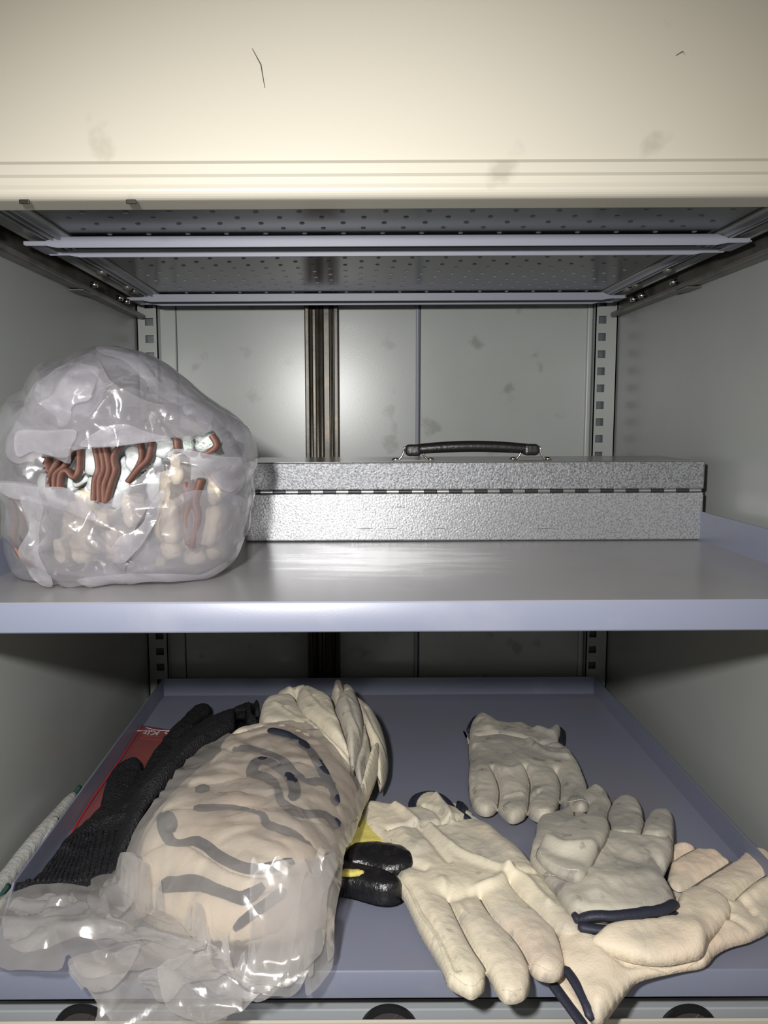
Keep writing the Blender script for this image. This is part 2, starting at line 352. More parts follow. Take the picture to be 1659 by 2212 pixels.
# hammered metal of the case
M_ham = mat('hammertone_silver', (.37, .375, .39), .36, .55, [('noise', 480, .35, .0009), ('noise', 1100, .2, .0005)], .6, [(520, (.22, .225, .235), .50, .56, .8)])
M_lid_shaded = mat('hammertone_lid_shaded', (.25, .255, .27), .42, .45, [('noise', 480, .5, .0010), ('noise', 1100, .3, .0005)], .6, [(520, (.11, .115, .125), .50, .56, .8)])  # the body's hammertone darkened, putting the lid's shade into its colour
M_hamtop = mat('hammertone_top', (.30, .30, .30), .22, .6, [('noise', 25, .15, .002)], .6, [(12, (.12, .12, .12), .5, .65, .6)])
def film(name, tint, op, gloss, rough, bscale, bstr, thin_spec=1.0):
    m = bpy.data.materials.new(name); m.use_nodes = True; nt = m.node_tree; N = nt.nodes; L = nt.links
    for n in list(N): N.remove(n)
    out = N.new('ShaderNodeOutputMaterial'); tr = N.new('ShaderNodeBsdfTransparent'); df = N.new('ShaderNodeBsdfDiffuse'); tl = N.new('ShaderNodeBsdfTranslucent')
    gl = N.new('ShaderNodeBsdfGlossy'); tr.inputs[0].default_value = (.97, .965, .97, 1)
    df.inputs[0].default_value = (*tint, 1); tl.inputs[0].default_value = (*tint, 1); gl.inputs[0].default_value = (1, 1, 1, 1); gl.inputs['Roughness'].default_value = rough
    tc = N.new('ShaderNodeTexCoord')
    wn = N.new('ShaderNodeTexNoise'); wn.inputs['Scale'].default_value = bscale * .5; L.new(tc.outputs['Object'], wn.inputs['Vector'])
    vm = N.new('ShaderNodeVectorMath'); vm.operation = 'MULTIPLY_ADD'; vm.inputs[1].default_value = (.06, .06, .06); L.new(wn.outputs['Color'], vm.inputs[0]); L.new(tc.outputs['Object'], vm.inputs[2])
    v = N.new('ShaderNodeTexVoronoi'); v.feature = 'DISTANCE_TO_EDGE'; v.inputs['Scale'].default_value = bscale; L.new(vm.outputs[0], v.inputs['Vector'])
    v2 = N.new('ShaderNodeTexVoronoi'); v2.inputs['Scale'].default_value = bscale * 2.7; L.new(vm.outputs[0], v2.inputs['Vector'])
    b1 = N.new('ShaderNodeBump'); b1.inputs['Strength'].default_value = bstr; b1.inputs['Distance'].default_value = .012; L.new(v.outputs[0], b1.inputs['Height'])
    b2 = N.new('ShaderNodeBump'); b2.inputs['Strength'].default_value = bstr * .6; b2.inputs['Distance'].default_value = .004; L.new(v2.outputs[0], b2.inputs['Height']); L.new(b1.outputs[0], b2.inputs['Normal'])
    L.new(b2.outputs[0], gl.inputs['Normal']); 
    m1 = N.new('ShaderNodeMixShader'); m1.inputs[0].default_value = .45; L.new(df.outputs[0], m1.inputs[1]); L.new(tl.outputs[0], m1.inputs[2])
    # cloudiness varies, thicker towards grazing view
    nz = N.new('ShaderNodeTexNoise'); nz.inputs['Scale'].default_value = 26; nz.inputs['Detail'].default_value = 5; L.new(tc.outputs['Object'], nz.inputs['Vector'])
    mr = N.new('ShaderNodeMapRange'); mr.inputs['From Min'].default_value = .3; mr.inputs['From Max'].default_value = .7; mr.inputs['To Min'].default_value = op * .7; mr.inputs['To Max'].default_value = op * 1.3
    L.new(nz.outputs['Fac'], mr.inputs['Value'])
    lw = N.new('ShaderNodeLayerWeight'); lw.inputs[0].default_value = .35; ad = N.new('ShaderNodeMath'); ad.operation = 'MULTIPLY_ADD'; ad.use_clamp = True
    L.new(lw.outputs['Facing'], ad.inputs[0]); ad.inputs[1].default_value = .28; L.new(mr.outputs[0], ad.inputs[2])
    m2 = N.new('ShaderNodeMixShader'); L.new(ad.outputs[0], m2.inputs[0]); L.new(tr.outputs[0], m2.inputs[1]); L.new(m1.outputs[0], m2.inputs[2])
    fr = N.new('ShaderNodeLayerWeight'); fr.inputs[0].default_value = .25; L.new(b2.outputs[0], fr.inputs['Normal'])
    mg = N.new('ShaderNodeMath'); mg.operation = 'MULTIPLY_ADD'; mg.inputs[1].default_value = .45 * gloss; mg.inputs[2].default_value = .085 * gloss; mg.use_clamp = True; L.new(fr.outputs['Facing'], mg.inputs[0])
    m3 = N.new('ShaderNodeMixShader'); L.new(mg.outputs[0], m3.inputs[0]); L.new(m2.outputs[0], m3.inputs[1]); L.new(gl.outputs[0], m3.inputs[2])
    L.new(m3.outputs[0], out.inputs[0]); return m
M_film = film('clear_lavender_film', (.80, .78, .86), .15, 1.5, .18, 30, .16)
M_film2 = film('cloudy_film', (.74, .70, .67), .30, 1.2, .16, 20, .18)
M_film3 = film('folded_lavender_film', (.84, .82, .90), .27, 1.6, .18, 30, .16)
M_film4 = film('folded_cloudy_film', (.80, .77, .75), .28, 1.5, .13, 20, .14)
M_red = film('red_pouch_film', (.50, .15, .14), .80, .8, .25, 30, .2)
M_redline = mat('red_pouch_edge', (.55, .03, .03), .35)

# ------------------------------------------------------------------ cabinet shell
XL, XR, YB, YF = -.313, .385, 1.2, .555
ZT, ZBt = .36, -.62
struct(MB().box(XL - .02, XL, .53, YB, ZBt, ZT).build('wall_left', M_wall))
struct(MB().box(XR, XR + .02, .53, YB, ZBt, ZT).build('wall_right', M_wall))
struct(MB().box(XL - .02, XR + .02, .47, YB, ZT, ZT + .02).build('ceiling', M_dark))
struct(MB().box(XL - .02, XR + .02, .47, YB, ZBt - .02, ZBt).build('floor', M_dark))
b = MB().box(XL - .02, XR + .02, YB, YB + .01, ZBt, ZT)
b.box(.100, .353, YB - .0035, YB, ZBt, ZT)               # lapped right-hand panel
b.box(XL, -.260, YB - .0025, YB, ZBt, ZT)
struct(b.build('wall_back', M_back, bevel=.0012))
struct(MB().box(.0935, .0975, YB - .006, YB, ZBt, ZT).build('trim_1', M_bar, bevel=.0015))
struct(MB().box(.0985, .1002, YB - .0041, YB - .0034, ZBt, ZT).build('trim_2', M_black))
struct(MB().box(-.2595, -.2585, YB - .001, YB + .0, ZBt, ZT).build('trim_3', M_black))
# slotted uprights: channel with real square holes, face at YB-.02
def upright(xa, xb, hx0, hx1, name):
    m = MB(); y0, y1 = YB - .021, YB - .019
    m.box(xa, hx0, y0, y1, ZBt, ZT); m.box(hx1, xb, y0, y1, ZBt, ZT)
    z = .1418 + .0245 * 8; prev = ZT
    while z > ZBt + .02:
        m.box(hx0, hx1, y0, y1, z + .0055, prev); prev = z - .0055; z -= .0245
    m.box(hx0, hx1, y0, y1, ZBt, prev)
    m.box(xa, xa + .0015, y0, YB, ZBt, ZT); m.box(xb - .0015, xb, y0, YB, ZBt, ZT)
    struct(m.build(name, M_wall))
upright(XL + .001, -.282, -.300, -.288, 'trim_4'); upright(.352, XR - .001, .3565, .3675, 'trim_5')
struct(MB().box(XL + .003, -.2845, YB - .012, YB - .010, ZBt, ZT).build('trim_6', M_slot))
struct(MB().box(.3545, XR - .003, YB - .012, YB - .010, ZBt, ZT).build('trim_7', M_slot))
# narrow stiffener beside right upright
struct(MB().box(.344, .3515, YB - .010, YB, ZBt, ZT).build('trim_8', M_back, bevel=.002))

# dark guide post at the back
g = root('guide_post', (-.045, YB - .01, ZBt), 'dark greasy vertical steel channel post standing against the back wall', 'post')
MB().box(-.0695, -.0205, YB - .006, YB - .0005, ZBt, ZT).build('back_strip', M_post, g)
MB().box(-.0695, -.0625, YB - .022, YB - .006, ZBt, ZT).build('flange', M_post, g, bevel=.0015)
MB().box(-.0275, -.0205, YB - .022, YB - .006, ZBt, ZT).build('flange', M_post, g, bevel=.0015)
for xx, r, mm in ((-.0605, .0022, M_rod), (-.0515, .0032, M_rod), (-.0452, .0026, M_rod), (-.0305, .0020, M_rod)):
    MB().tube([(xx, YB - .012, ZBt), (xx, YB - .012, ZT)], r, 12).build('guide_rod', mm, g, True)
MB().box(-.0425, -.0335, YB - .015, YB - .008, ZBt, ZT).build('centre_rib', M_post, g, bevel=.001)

# ------------------------------------------------------------------ cream flip door above (its lower lip curls under)
d = root('cabinet_door', (.0, .557, .147), 'large cream enamelled metal door front across the top of the cabinet', 'door')
prof = [(.557, .46), (.557, .1660), (.5535, .1630), (.5535, .1565), (.5555, .1550), (.5555, .1505)]
for a in np.linspace(0, math.pi * .5, 7): prof.append((.5615 - .007 * math.cos(a), .1475 - .006 * math.sin(a)))
prof += [(.582, .1410), (.582, .1440), (.563, .1445), (.561, .1505), (.561, .46)]
prof = [(y, z + .0062) for y, z in prof]
MB().prism(prof, 'x', XL - .25, XR + .25).build('door_panel', M_door, d)
MB().box(XL - .25, XR + .25, .561, .5805, .1507, .1557).build('inner_return', M_dark, d)
for p0, p1 in (((545, 105), (572, 190)), ((1460, 120), (1480, 118))):
    P = atY([p0, ((p0[0] + p1[0]) / 2 + 5, (p0[1] + p1[1]) / 2 - 8), p1], .5566)
    MB().tube(P, [.0002, .0004, .0002], 5).build('scratch', M_rail, d)
for x in (52, 283):
    P = atY([(x, 436)], .5545)[0]
    MB().box(P[0] - .0035, P[0] + .0035, .5540, .5560, P[2] - .0012, P[2] + .0016).build('paint_chip', M_post, d, bevel=.0006)

# ------------------------------------------------------------------ pull-out frame with perforated underside
t = root('perforated_tray', (.035, .9, .166), 'dark glossy perforated sheet metal tray seen from below under the cream door', 'tray')
m = MB().box(-.262, .336, .585, 1.155, .1665, .169); nf0 = len(m.F); kinds = []
yy = .612; k = 0
while yy < 1.14:
    xx = -.235 + (k % 2) * .0175
    while xx < .315:
        n = 10; V = []
        for (r, z) in ((.0024, .1664), (.0018, .1658), (.0014, .1663)):
            V += [(xx + r * math.cos(2 * math.pi * q / n), yy + r * math.sin(2 * math.pi * q / n), z) for q in range(n)]
        m.add(V, [(a * n + q, a * n + (q + 1) % n, (a + 1) * n + (q + 1) % n, (a + 1) * n + q) for a in (0, 1) for q in range(n)] + [tuple(2 * n + q for q in range(n))])
        xx += .035
    yy += .0185; k += 1
tp = m.build('tray_panel', M_dark, t); tp.data.materials.append(M_bar); tp.data.materials.append(M_black)
for k, p in enumerate(tp.data.polygons):
    if k >= nf0: p.material_index = 2 if (k - nf0) % 21 == 20 else 1
for sx, s in ((-.262, -1), (.336, 1)):
    MB().box(*sorted((sx, sx + s * .002)), .585, 1.155, .1615, .169).build('tray_flange', M_bar, t)
    MB().box(*sorted((sx, sx - s * .008)), .585, 1.155, .1645, .1662).build('tray_hem', M_wall, t)
def cross_bar(y0, y1, label):
    r = root('cross_bar', (.035, y0, .156), label, 'bar', None)
    for (y, xa, xb, nm) in ((y0, -.296, .359, 'front_flange'), (y1, -.290, .356, 'rear_flange')):
        za, zb = .1568, .1648; jo = .020
        if nm == 'rear_flange': zb = .1645
        # flange outline with joggled narrow tabs at both ends
        pr = [(xa, za + .001), (xa + .002, za), (xa + jo, za), (xa + jo + .010, za - .0018), (xb - jo - .010, za - .0018), (xb - jo, za), (xb - .002, za), (xb, za + .001),
              (xb, za + .0042), (xb - jo, za + .0042), (xb - jo - .010, zb), (xa + jo + .010, zb), (xa + jo, za + .0042), (xa, za + .0042)]
        MB().prism(pr, 'y', y, y + .002).build(nm, M_bar, r, bevel=.0004)
    MB().box(-.262, .327, y0 + .002, y1, .1625, .1640).build('web', M_dark, r)
    for xa in (-.292, .349):
        MB().box(xa, xa + .012, y0 + .002, y1, .1578, .1592).build('end_tab', M_bar, r)
cross_bar(.742, .785, 'front blue-grey channel cross bar with stepped ends under the perforated tray')
cross_bar(1.075, 1.112, 'rear blue-grey channel cross bar with stepped ends near the back wall')
def slide(s, label):
    X = XL if s < 0 else XR; q = -s
    r = root('drawer_slide', (X, .85, .15), label, 'slide rail')
    f = lambda a, b: tuple(sorted((X + q * a, X + q * b)))
    a, b_ = f(.0005, .0030); MB().box(a, b_, .585, 1.165, .148, .185).build('wall_plate', M_rail, r)
    prof = [(X + q * .0005, .1455), (X + q * .0145, .1440), (X + q * .0165, .1455), (X + q * .0165, .150), (X + q * .0145, .150), (X + q * .0145, .1475), (X + q * .0005, .149)]
    MB().prism(prof, 'y', .575, 1.165).build('outer_rail', M_rail, r, bevel=.0005)
    a, b_ = f(.019, .0205); MB().box(a, b_, .585, 1.15, .163, .176).build('inner_plate', M_wall, r)
    a, b_ = f(.019, .036); MB().box(a, b_, .585, 1.15, .1655, .167).build('inner_rail', M_wall, r, bevel=.0005)
    a, b_ = f(.0345, .036); MB().box(a, b_, .585, 1.15, .1625, .1655).build('inner_lip', M_bar, r)
    a, b_ = f(.043, .0445); MB().box(a, b_, .585, 1.15, .161, .166).build('far_lip', M_wall, r)
    a, b_ = f(.033, .049); MB().box(a, b_, .585, 1.15, .172, .174).build('dark_groove', M_black, r)
    for y in (.93, 1.03, 1.06):
        MB().tube([(X + q * .0165, y, .1535), (X + q * .024, y, .1535)], .0032, 12).build('roller', M_chrome, r, True)
        MB().tube([(X + q * .034, y - .03, .162), (X + q * .043, y - .03, .162)], .004, 10).build('stud', M_rail, r, True)
    a, b_ = f(.0005, .0175); MB().box(a, b_, .90, .935, .1425, .1440).build('stop_tab', M_rail, r, bevel=.0006)
    a, b_ = f(.0205, .024); MB().box(a, b_, .66, .672, .153, .1565).build('notch_tab', M_chrome, r)
slide(-1, 'greasy grey-brown drawer slide rail running along the left cabinet wall')
slide(1, 'greasy grey-brown drawer slide rail running along the right cabinet wall')

# ------------------------------------------------------------------ shelves (pressed trays)
def shelf(name, z, lab, x0, x1, topmat, lipz, side_h):
    r = root(name, ((x0 + x1) / 2, .85, z), lab, 'shelf')
    MB().box(x0, x1, YF + .001, 1.160, z - .0015, z).build('shelf_top', topmat, r)
    pr = [(YF + .003, z), (YF + .001, z - .0004), (YF, z - .002), (YF, lipz + .001), (YF + .001, lipz), (YF + .016, lipz), (YF + .016, lipz + .0015), (YF + .002, lipz + .0015), (YF + .002, z - .0015), (YF + .004, z - .0015)]
    MB().prism(pr, 'x', XL + .0005, XR - .0005).build('front_lip', M_shelf, r, auto=40)
    MB().box(x0, x1, 1.160, 1.1615, z - .0015, z + .0262).build('back_flange', M_shelf, r)
    for s, x in ((-1, x0), (1, x1)):
        a, b_ = sorted((x, x + s * .0018))
        m = MB(); m.prism([(YF + .045, z - .0015), (1.1595, z - .0015), (1.1595, z + side_h), (YF + .075, z + side_h), (YF + .045, z + .001)], 'x', a, b_)
        m.build('side_flange', M_shelf, r)
    return r
ZU, ZL = -.128, -.4107
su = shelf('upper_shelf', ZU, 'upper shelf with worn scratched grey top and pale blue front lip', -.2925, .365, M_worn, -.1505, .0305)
sl = shelf('lower_shelf', ZL, 'lower blue-grey tray shelf with raised edges holding the loose gloves', -.2855, .3600, M_shelf_low, -.4333, .0262)
# ------------------------------------------------------------------ drawers below
def atYs(x, y, Y): return atY([(x, y)], Y)[0]
dw = root('drawer', (.0, .60, -.50), 'grey drawer front under the lower shelf with round finger holes', 'drawer')
Yd = .575
zt_ = atYs(763, 2181, Yd)[2]; zl_ = atYs(763, 2206, .548)[2]
MB().box(XL + .001, XR - .001, Yd, Yd + .012, -.60, zt_).build('drawer_front', M_drawer, dw, bevel=.001)
MB().box(XL + .001, XR - .001, .548, .5505, -.60, zl_).build('lower_ledge', M_door, dw, bevel=.0012)
for cx in (180, 840, 1485):
    P = atYs(cx, 2226, Yd); R = 57 / F_ * .70
    cc = [(P[0] + R * math.cos(a), P[2] + R * math.sin(a)) for a in np.linspace(0, 2 * math.pi, 41)[:-1]]
    ci = [(P[0] + R * .86 * math.cos(a), P[2] - .002 + R * .86 * math.sin(a)) for a in np.linspace(0, 2 * math.pi, 41)[:-1]]
    m = MB(); V = [(x, Yd - .0035, z) for x, z in cc] + [(x, Yd - .0035, z) for x, z in ci] + [(x, Yd - .0002, z) for x, z in cc]
    m.add(V, [(i, (i + 1) % 40, 40 + (i + 1) % 40, 40 + i) for i in range(40)] + [(i, 80 + i, 80 + (i + 1) % 40, (i + 1) % 40) for i in range(40)])
    q = m.build('finger_hole', M_black, dw)
    MB().prism(ci, 'y', Yd - .0018, Yd - .0003).build('plastic_cap', M_cap, q)
    a = .9; MB().tube([(P[0] - .002, Yd - .0022, P[2] + R * .1), (P[0] + .008, Yd - .0022, P[2] + R * .7)], .0005, 6).build('cap_groove', M_hinge, q)

# ------------------------------------------------------------------ hammertone case
cs = root('metal_case', (.126, .90, ZU), 'silver hammertone steel case with black carry handle on the upper shelf', 'case')
cx0, cx1, cy0, cy1 = -.114, .3675, .833, .955; zt = ZU + .0835; zh = ZU + .0530
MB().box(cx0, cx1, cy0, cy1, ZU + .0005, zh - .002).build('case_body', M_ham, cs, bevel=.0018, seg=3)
MB().box(cx0 + .0008, cx1 - .0002, cy0 - .0008, cy1, zh + .0012, zt).build('case_lid', M_lid_shaded, cs, bevel=.0018, seg=3)
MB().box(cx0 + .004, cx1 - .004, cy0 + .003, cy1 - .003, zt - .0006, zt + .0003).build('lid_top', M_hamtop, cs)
MB().box(cx0 + .004, cx1 - .004, cy0 + .003, cy1 - .003, zh - .003, zh + .002).build('gasket', M_black, cs)
n = 36; L = (cx1 - cx0 - .008) / n
for i in range(n):
    xa = cx0 + .004 + i * L
    MB().tube([(xa + .0003, cy0 - .0016, zh), (xa + L - .0003, cy0 - .0016, zh)], .0021, 12).build('hinge_knuckle', M_hinge if i % 2 else M_hinged, cs, True, auto=50)
for px_, w_ in ((790, .010), (845, .006), (1180, .010), (950, .007), (865, .006)):
    q = atY([(px_, 1142 if px_ != 865 else 1096)], cy0)[0]
    MB().tube([(q[0] - w_, cy0 - .0001, q[2]), (q[0], cy0 - .0002, q[2] + .0005), (q[0] + w_, cy0 - .0001, q[2] - .0002)], [.0001, .0004, .0001], 5).build('scuff', M_shade_scuff, cs)
# handle across the top
hz = zt; yh = .852
h = MB(); P = []
for tt in np.linspace(0, 1, 25):
    x = .0620 + tt * .1290; P.append((x, yh, hz + .0125 + .0032 * math.sin(math.pi * tt)))
rr = [.0055 + .0016 * math.sin(math.pi * tt) ** .4 for tt in np.linspace(0, 1, 25)]
h.tube(P, rr, 16, .85).build('handle_grip', M_handle, cs, True)
for xx in (.0640, .1890):
    e = MB().box(xx - .0085, xx + .0085, yh - .0075, yh + .0075, hz + .0058, hz + .0180).build('handle_end', M_handle, cs, bevel=.004, seg=3)
    MB().box(xx - .021, xx + .021, yh - .007, yh + .007, hz + .0003, hz + .0017).build('mounting_plate', M_chrome, cs, bevel=.0004)
    for s in (-1, 1):
        w_ = [(xx + s * .0155, yh - .001, hz + .0015), (xx + s * .0115, yh - .001, hz + .0065), (xx + s * .0098, yh - .001, hz + .0118), (xx + s * .0098, yh - .001, hz + .0145), (xx + s * .006, yh, hz + .0150)]
        MB().tube(catmull(w_, step=.001), .0011, 8).build('wire_loop', M_chrome, cs, True)
        MB().tube([(xx + s * .0185, yh, hz + .0015), (xx + s * .0185, yh, hz + .0032), (xx + s * .0185, yh, hz + .0042)], [.0042, .0038, .0015], 12, updir=(0, 1, 0)).build('screw', M_chrome, cs, True)

# ------------------------------------------------------------------ gloves on the lower shelf
def flat(z, droop=0.0, dy=.552):
    def f(x, y): return z - droop * np.clip(dy - y, 0, 1) ** 1.25
    return f
def glove(name, label, loc, z=ZL): return root(name, (loc[0], loc[1], z), label, 'glove')

# --- palm glove (middle right)
def Z2(L): return [(1120 + .3249 * a, 1680 + .3249 * b) for a, b in L]
def Z1(L): return [(760 + .3255 * a, 1700 + .3255 * b) for a, b in L]
def Z6(L): return [(1000 + .1808 * a, 1520 + .1808 * b) for a, b in L]
gl = glove('leather_glove', 'pinkish cream leather glove at the far right with its cuff hanging over the shelf edge', (.27, .6))
bs = flat(ZL + .0085, .55, .552)
body = Pillow(Z2([(1020, 480), (1100, 468), (1180, 492), (1200, 502), (1320, 510), (1420, 580), (1520, 495), (1620, 500), (1700, 560), (1740, 700), (1690, 985), (1560, 1085), (1400, 1135), (1310, 1185), (1230, 1265), (1050, 1300), (800, 1362), (700, 1465), (620, 1575), (560, 1650), (500, 1650), (400, 1470), (300, 1290), (265, 1150), (260, 1000), (360, 930), (700, 940), (960, 880), (985, 700), (1000, 560)]),
    bs, .0110, .016, cuts=[Z2([(1420, 582), (1250, 690), (1080, 790), (990, 740)]), Z2([(1700, 640), (1540, 750), (1415, 870)]), Z2([(1180, 500), (1090, 545), (1010, 600)])],
    folds=[(Z2([(1400, 900), (1560, 830), (1680, 760)]), .006, .004), (Z2([(1480, 880), (1560, 960)]), .003, -.003), (Z2([(1400, 1000), (1520, 1060)]), .003, -.003), (Z2([(500, 1150), (600, 1400), (540, 1560)]), .012, .004), (Z2([(700, 1290), (640, 1450)]), .008, -.003),
           (Z2([(480, 1100), (600, 1230), (850, 1290), (1180, 1240)]), .0035, -.0035)], wr=.0016)
body.build('glove_body', M_leather_p, gl)
th_b = lambda x, y: bs(x, y) + .008
th = Pillow(Z2([(470, 1110), (520, 1075), (600, 1035), (720, 1010), (900, 985), (1020, 900), (1070, 800), (1130, 760), (1210, 748), (1330, 790), (1410, 865), (1405, 940), (1330, 1030), (1270, 1100), (1225, 1195), (1120, 1230), (960, 1255), (780, 1240), (620, 1190), (520, 1150)]), th_b, .0125, .017, folds=[(Z2([(600, 1060), (900, 1010), (1150, 1080)]), .010, .003), (Z2([(1080, 830), (1150, 1000), (1230, 1130)]), .008, .003)])
th.build('glove_thumb', M_leather_p, gl)
seam_shades(body, gl)
stitches([body.line(Z2([(470, 1130), (560, 1200), (760, 1270), (1000, 1290), (1200, 1230)])), body.line(Z2([(450, 1100), (540, 1220), (760, 1295), (1010, 1310), (1190, 1260)]))], 'stitching', M_thread, gl)
bd = binding(body.line(Z2([(305, 1290), (400, 1450), (490, 1640)]), .001), .0040, 'cuff_binding', M_navy, gl, .6)
bd2 = binding(onZ(catmull(Z2([(225, 1370), (330, 1510), (440, 1660)]), step=8), lambda x, y: bs(x, y) - .008), .0042, 'cuff_binding', M_navy, gl, .6)
Pillow(Z2([(240, 1340), (300, 1300), (400, 1450), (500, 1650), (440, 1650), (330, 1500)]), lambda x, y: bs(x, y) - .010, .004, .006).build('cuff_lining', M_leather_p, gl)

gp = glove('leather_glove', 'grimy leather glove lying palm up with dark navy cuff edge in the middle right', (.22, .68))
bp = lambda x, y: ZL + .024 - .016 * sstep(y, .66, .78)
P2 = Pillow(Z2([(130, 310), (110, 400), (82, 480), (80, 560), (150, 665), (250, 790), (360, 930), (560, 962), (700, 957), (860, 932), (970, 905), (1030, 860), (1040, 820), (1000, 750), (958, 690), (985, 620), (1020, 530), (1030, 440), (1035, 330), (1020, 270), (960, 245), (880, 260), (838, 315), (828, 240), (790, 180), (720, 155), (660, 165), (620, 192), (590, 130), (530, 88), (480, 88), (420, 130), (350, 200), (240, 260)]),
    bp, .0140, .016, cuts=[Z2([(620, 192), (592, 280), (600, 395)]), Z2([(838, 315), (822, 370), (805, 430)]), Z2([(370, 240), (372, 300)]), Z2([(450, 230), (445, 290)])],
    folds=[(Z2([(600, 398), (700, 430), (805, 425)]), .003, -.006), (Z2([(830, 430), (930, 455), (1020, 440)]), .004, -.005), (Z2([(930, 600), (955, 640), (945, 700)]), .003, -.005), (Z2([(480, 720), (520, 850)]), .008, .003), (Z2([(640, 560), (800, 620), (900, 600)]), .010, -.003), (Z2([(620, 760), (900, 720)]), .012, .003),
           (Z2([(100, 520), (140, 640), (280, 710), (420, 720)]), .0035, -.003)], wr=.0015)
P2.build('glove_body', M_leather_d, gp, sp=.002)
tb = lambda x, y: bp(x, y) + .0115
P2t = Pillow(Z2([(118, 500), (160, 435), (300, 335), (460, 285), (560, 282), (608, 330), (590, 420), (525, 530), (470, 640), (420, 697), (300, 680), (180, 610), (125, 550)]), tb, .0115, .013, folds=[(Z2([(170, 440), (300, 520), (500, 515)]), .006, .005), (Z2([(150, 470), (260, 560), (420, 600)]), .008, -.003)])
P2t.build('glove_thumb', M_leather_d, gp)
seam_shades(P2, gp)
stitches([P2.line(Z2([(108, 560), (190, 660), (300, 715), (430, 722), (480, 670)])), P2.line(Z2([(95, 590), (180, 680), (300, 735), (440, 740)])), P2t.line(Z2([(135, 540), (200, 605), (310, 660), (410, 675)]))], 'stitching', M_thread, gp)
binding(P2.line(Z2([(362, 935), (480, 962), (650, 972), (850, 948), (980, 918), (1040, 862)]), .0), .0048, 'cuff_binding', M_navy, gp, .75)
binding(onZ(catmull(Z2([(395, 985), (520, 1008), (640, 1012), (780, 1000), (900, 985), (1000, 955), (1060, 905)]), step=8), lambda x, y: bp(x, y) - .001), .0046, 'cuff_binding', M_navy, gp, .75)

# --- upper right glove, cuff away from the viewer
gt = glove('leather_glove', 'small grey-cream leather glove lying knuckles up at the back right of the lower shelf', (.22, .85))
bt = lambda x, y: ZL + .007 + .018 * sstep(-y, -.80, -.735) * sstep(x, .15, .24)
P3 = Pillow(Z6([(200, 175), (240, 190), (330, 245), (480, 295), (700, 308), (850, 362), (1000, 378), (1060, 340), (1120, 310), (1168, 330), (1175, 400), (1158, 520), (1300, 640), (1400, 800), (1470, 980), (1520, 1150), (1525, 1260), (1480, 1295), (1350, 1300), (1220, 1260), (1155, 1195), (1148, 1240), (1100, 1350), (1020, 1410), (900, 1425), (800, 1375), (772, 1335), (720, 1395), (620, 1440), (540, 1425), (435, 1325), (412, 1290), (350, 1340), (260, 1355), (160, 1310), (90, 1200), (60, 950), (80, 700), (78, 500), (70, 380), (110, 260)]),
    bt, .0150, .014, cuts=[Z6([(345, 870), (400, 960), (432, 1100), (412, 1290)]), Z6([(740, 860), (800, 1000), (772, 1335)]), Z6([(1110, 880), (1160, 1000), (1155, 1195)])],
    folds=[(Z6([(180, 475), (400, 462), (600, 490), (800, 530), (1000, 552), (1140, 510)]), .0035, -.005), (Z6([(200, 300), (260, 250), (300, 400)]), .008, .004), (Z6([(800, 560), (1000, 700), (1250, 750)]), .005, .004), (Z6([(900, 560), (1150, 620)]), .004, -.003), (Z6([(350, 880), (600, 920), (740, 870)]), .008, .003), (Z6([(500, 1230), (600, 1210), (700, 1190)]), .003, .003), (Z6([(820, 1240), (900, 1150)]), .003, -.004), (Z6([(900, 400), (1050, 460), (1140, 380)]), .006, .005), (Z6([(130, 600), (130, 1200)]), .003, -.003)], wr=.0015)
P3.build('glove_body', M_leather_d, gt)
Pillow(Z6([(0, 325), (20, 330), (75, 450), (130, 600), (140, 760), (110, 900), (70, 700), (60, 500)]), lambda x, y: bt(x, y) - .002, .008, .006).build('glove_thumb', M_leather_d, gt)
seam_shades(P3, gt)
stitches([P3.line(Z6([(180, 465), (400, 452), (600, 480), (800, 520), (1000, 542), (1140, 500)])), P3.line(Z6([(180, 480), (400, 468), (600, 497), (800, 537), (1000, 558), (1140, 520)])), P3.line(Z6([(110, 1200), (170, 1290), (260, 1335), (350, 1320), (395, 1270)]), .0003), P3.line(Z6([(460, 1320), (550, 1400), (640, 1415), (740, 1340)]), .0003), P3.line(Z6([(810, 1340), (900, 1395), (1010, 1385), (1100, 1290)]), .0003), P3.line(Z6([(1180, 1210), (1260, 1260), (1380, 1275), (1490, 1270)]), .0003)], 'stitching', M_thread, gt, .0004)
binding(onZ(catmull(Z6([(60, 330), (110, 230), (170, 160), (230, 175), (330, 235), (480, 285), (700, 295), (850, 350), (1000, 362), (1060, 322), (1120, 292), (1180, 325), (1185, 420), (1172, 510)]), step=6), lambda x, y: bt(x, y) + .003), .0034, 'cuff_binding', M_navy, gt, .8)

# --- big glove in front
gh = glove('leather_glove', 'large cream leather glove back up with fingers reaching over the front shelf edge', (.11, .62))
bh = lambda x, y: ZL + .011 - .06 * np.clip(.535 - y, 0, 1) + .012 * sstep(x, .17, .25)
hero = Z1([(60, 190), (100, 150), (200, 150), (290, 165), (340, 180), (420, 175), (415, 130), (450, 85), (520, 70), (590, 90), (625, 130), (650, 165), (700, 185), (760, 225), (800, 245), (900, 285), (1000, 370), (1150, 490), (1250, 600), (1350, 720), (1430, 830), (1500, 920), (1535, 985), (1520, 1030), (1450, 1040), (1390, 1018), (1355, 995), (1388, 1080), (1412, 1180), (1400, 1260), (1340, 1300), (1250, 1290), (1195, 1255), (1175, 1222), (1185, 1300), (1165, 1390), (1110, 1435), (1040, 1445), (990, 1420), (940, 1340), (890, 1250), (885, 1315), (868, 1370), (800, 1415), (740, 1395), (640, 1330), (600, 1240), (540, 1130), (450, 980), (350, 770), (260, 640), (240, 560), (235, 500), (200, 420), (150, 370), (80, 290)])
